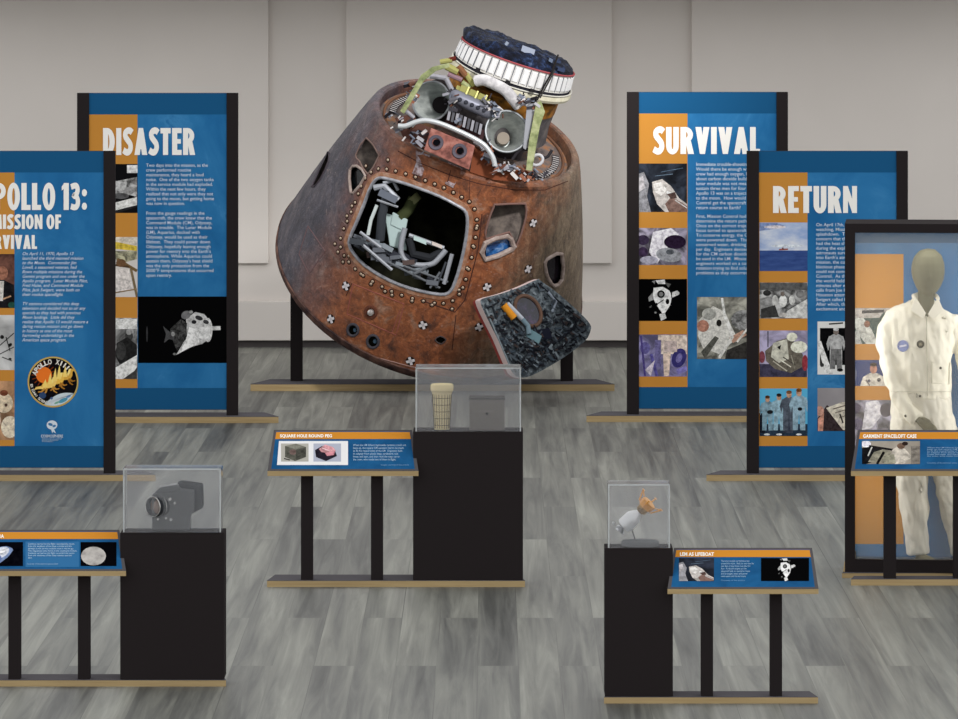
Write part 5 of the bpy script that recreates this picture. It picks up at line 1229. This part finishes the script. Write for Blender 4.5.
for (a,b,c) in (((452,116),(416,118),39.3),((486,128),(498,112),39.2)):
    pass
m = MB(); m.tube([P(x,y,39.22) for x,y in el(537,160,6,5,-30,n=20)], .012, mat((190,190,196),.4), 8, closed=True); m.tube([P(x,y,39.24) for x,y in spline([(512,160),(520,150),(530,150),(545,158),(552,150)],3,False)], .012, mat((50,48,52),.5), 8); m.build('cable_loop', cap, smooth=True)
bpy.data.meshes.remove(cm0)
# ---- stand of the capsule
z = 40.38; t = thing('capsule_stand', P(432.5,391,z), 'low plywood stand with black posts carrying the capsule', 'stand')
_, dep, hg = slab(432.5, 182, 391, 7, 5.0, t, inset=17)
def under(px, z):
    """height where a vertical line meets the underside of the shell"""
    X = P(px,0,z).x; h = bvc.ray_cast(Vector((X, z, 0)), Vector((0,0,1)))
    return h[0].z if h[0] else None
for a,b in ((290.5,302.5),(560.5,573)):
    zz = z+.3
    u = [under((a+b)/2+s, zz) for s in (-5,0,5)]; u = [v for v in u if v]
    top = min(u) if u else P(0,300,zz).z
    m = MB(); A = P(a,0,zz); B = P(b,0,zz); m.box((A.x,zz-.02,hg),(B.x,zz+.06,top), BLACK); m.build('post', t)
# ------------------------------------------------------------------ light
wd = bpy.data.worlds.new('hall_light'); bpy.context.scene.world = wd; wd.use_nodes = True
wd.node_tree.nodes['Background'].inputs[0].default_value = (1,.995,.985,1); wd.node_tree.nodes['Background'].inputs[1].default_value = .86
def area(name, loc, target, size, power, col=(1,1,1), sy=None):
    l = bpy.data.lights.new(name, 'AREA'); l.energy = power; l.size = size; l.color = col
    if sy: l.shape = 'RECTANGLE'; l.size_y = sy
    o = bpy.data.objects.new(name, l); C.objects.link(o); o.location = loc
    o.rotation_euler = (Vector(target)-Vector(loc)).to_track_quat('-Z','Y').to_euler(); return o
sl = bpy.data.lights.new('added_capsule_spot', 'SPOT'); sl.energy = 4300; sl.spot_size = math.radians(15); sl.spot_blend = .7; sl.shadow_soft_size = .7; sl.color = (1,.97,.93)  # unseen spot added to give the capsule contrast
so = bpy.data.objects.new('added_capsule_spot', sl); C.objects.link(so); so.location = (4.2,29,7.5); so.rotation_euler = (Vector((-.35,40.3,1.5))-so.location).to_track_quat('-Z','Y').to_euler()
a_ = P(925,236,zc+.12); area('case_top_fill', (a_.x,a_.y,a_.z), (a_.x+.001,a_.y+.16,0), .7, 1.1, (1,.97,.9), .12)  # unseen fill light added to brighten the case interior
for px, sgn in ((850.5,1),(999.5,-1)):  # added side fills, hidden by the frame bars, to lift the lower case
    v = YAW @ P(px,395,zc); l = bpy.data.lights.new('case_side_fill','AREA'); l.shape = 'RECTANGLE'; l.size = .03; l.size_y = 1.6; l.energy = 2.1; l.color = (1,.98,.93)
    o = bpy.data.objects.new('case_side_fill', l); C.objects.link(o); o.location = v+Vector((0,.075,0)); dv = (YAW @ (P(925,395,zc)+Vector((-sgn*.0,CD*.75,0)))-o.location); dv.z = 0
    o.rotation_euler = dv.to_track_quat('-Z','Y').to_euler()
cam = bpy.data.cameras.new('camera'); co = bpy.data.objects.new('camera', cam); C.objects.link(co)
co.location = (0,0,H); co.rotation_euler = (PI/2,0,0); cam.sensor_width = 36; cam.lens = F/958*36
cam.shift_x = -(CX-479)/958; cam.shift_y = -(359.5-HY)/958; cam.clip_end = 200; cam.clip_start = .1
sc = bpy.context.scene; sc.camera = co
sc.view_settings.view_transform = 'Standard'; sc.view_settings.look = 'None'; sc.view_settings.gamma = 1; sc.view_settings.exposure = 0.42
sc.view_settings.use_curve_mapping = False
sc.cycles.transparent_max_bounces = 24
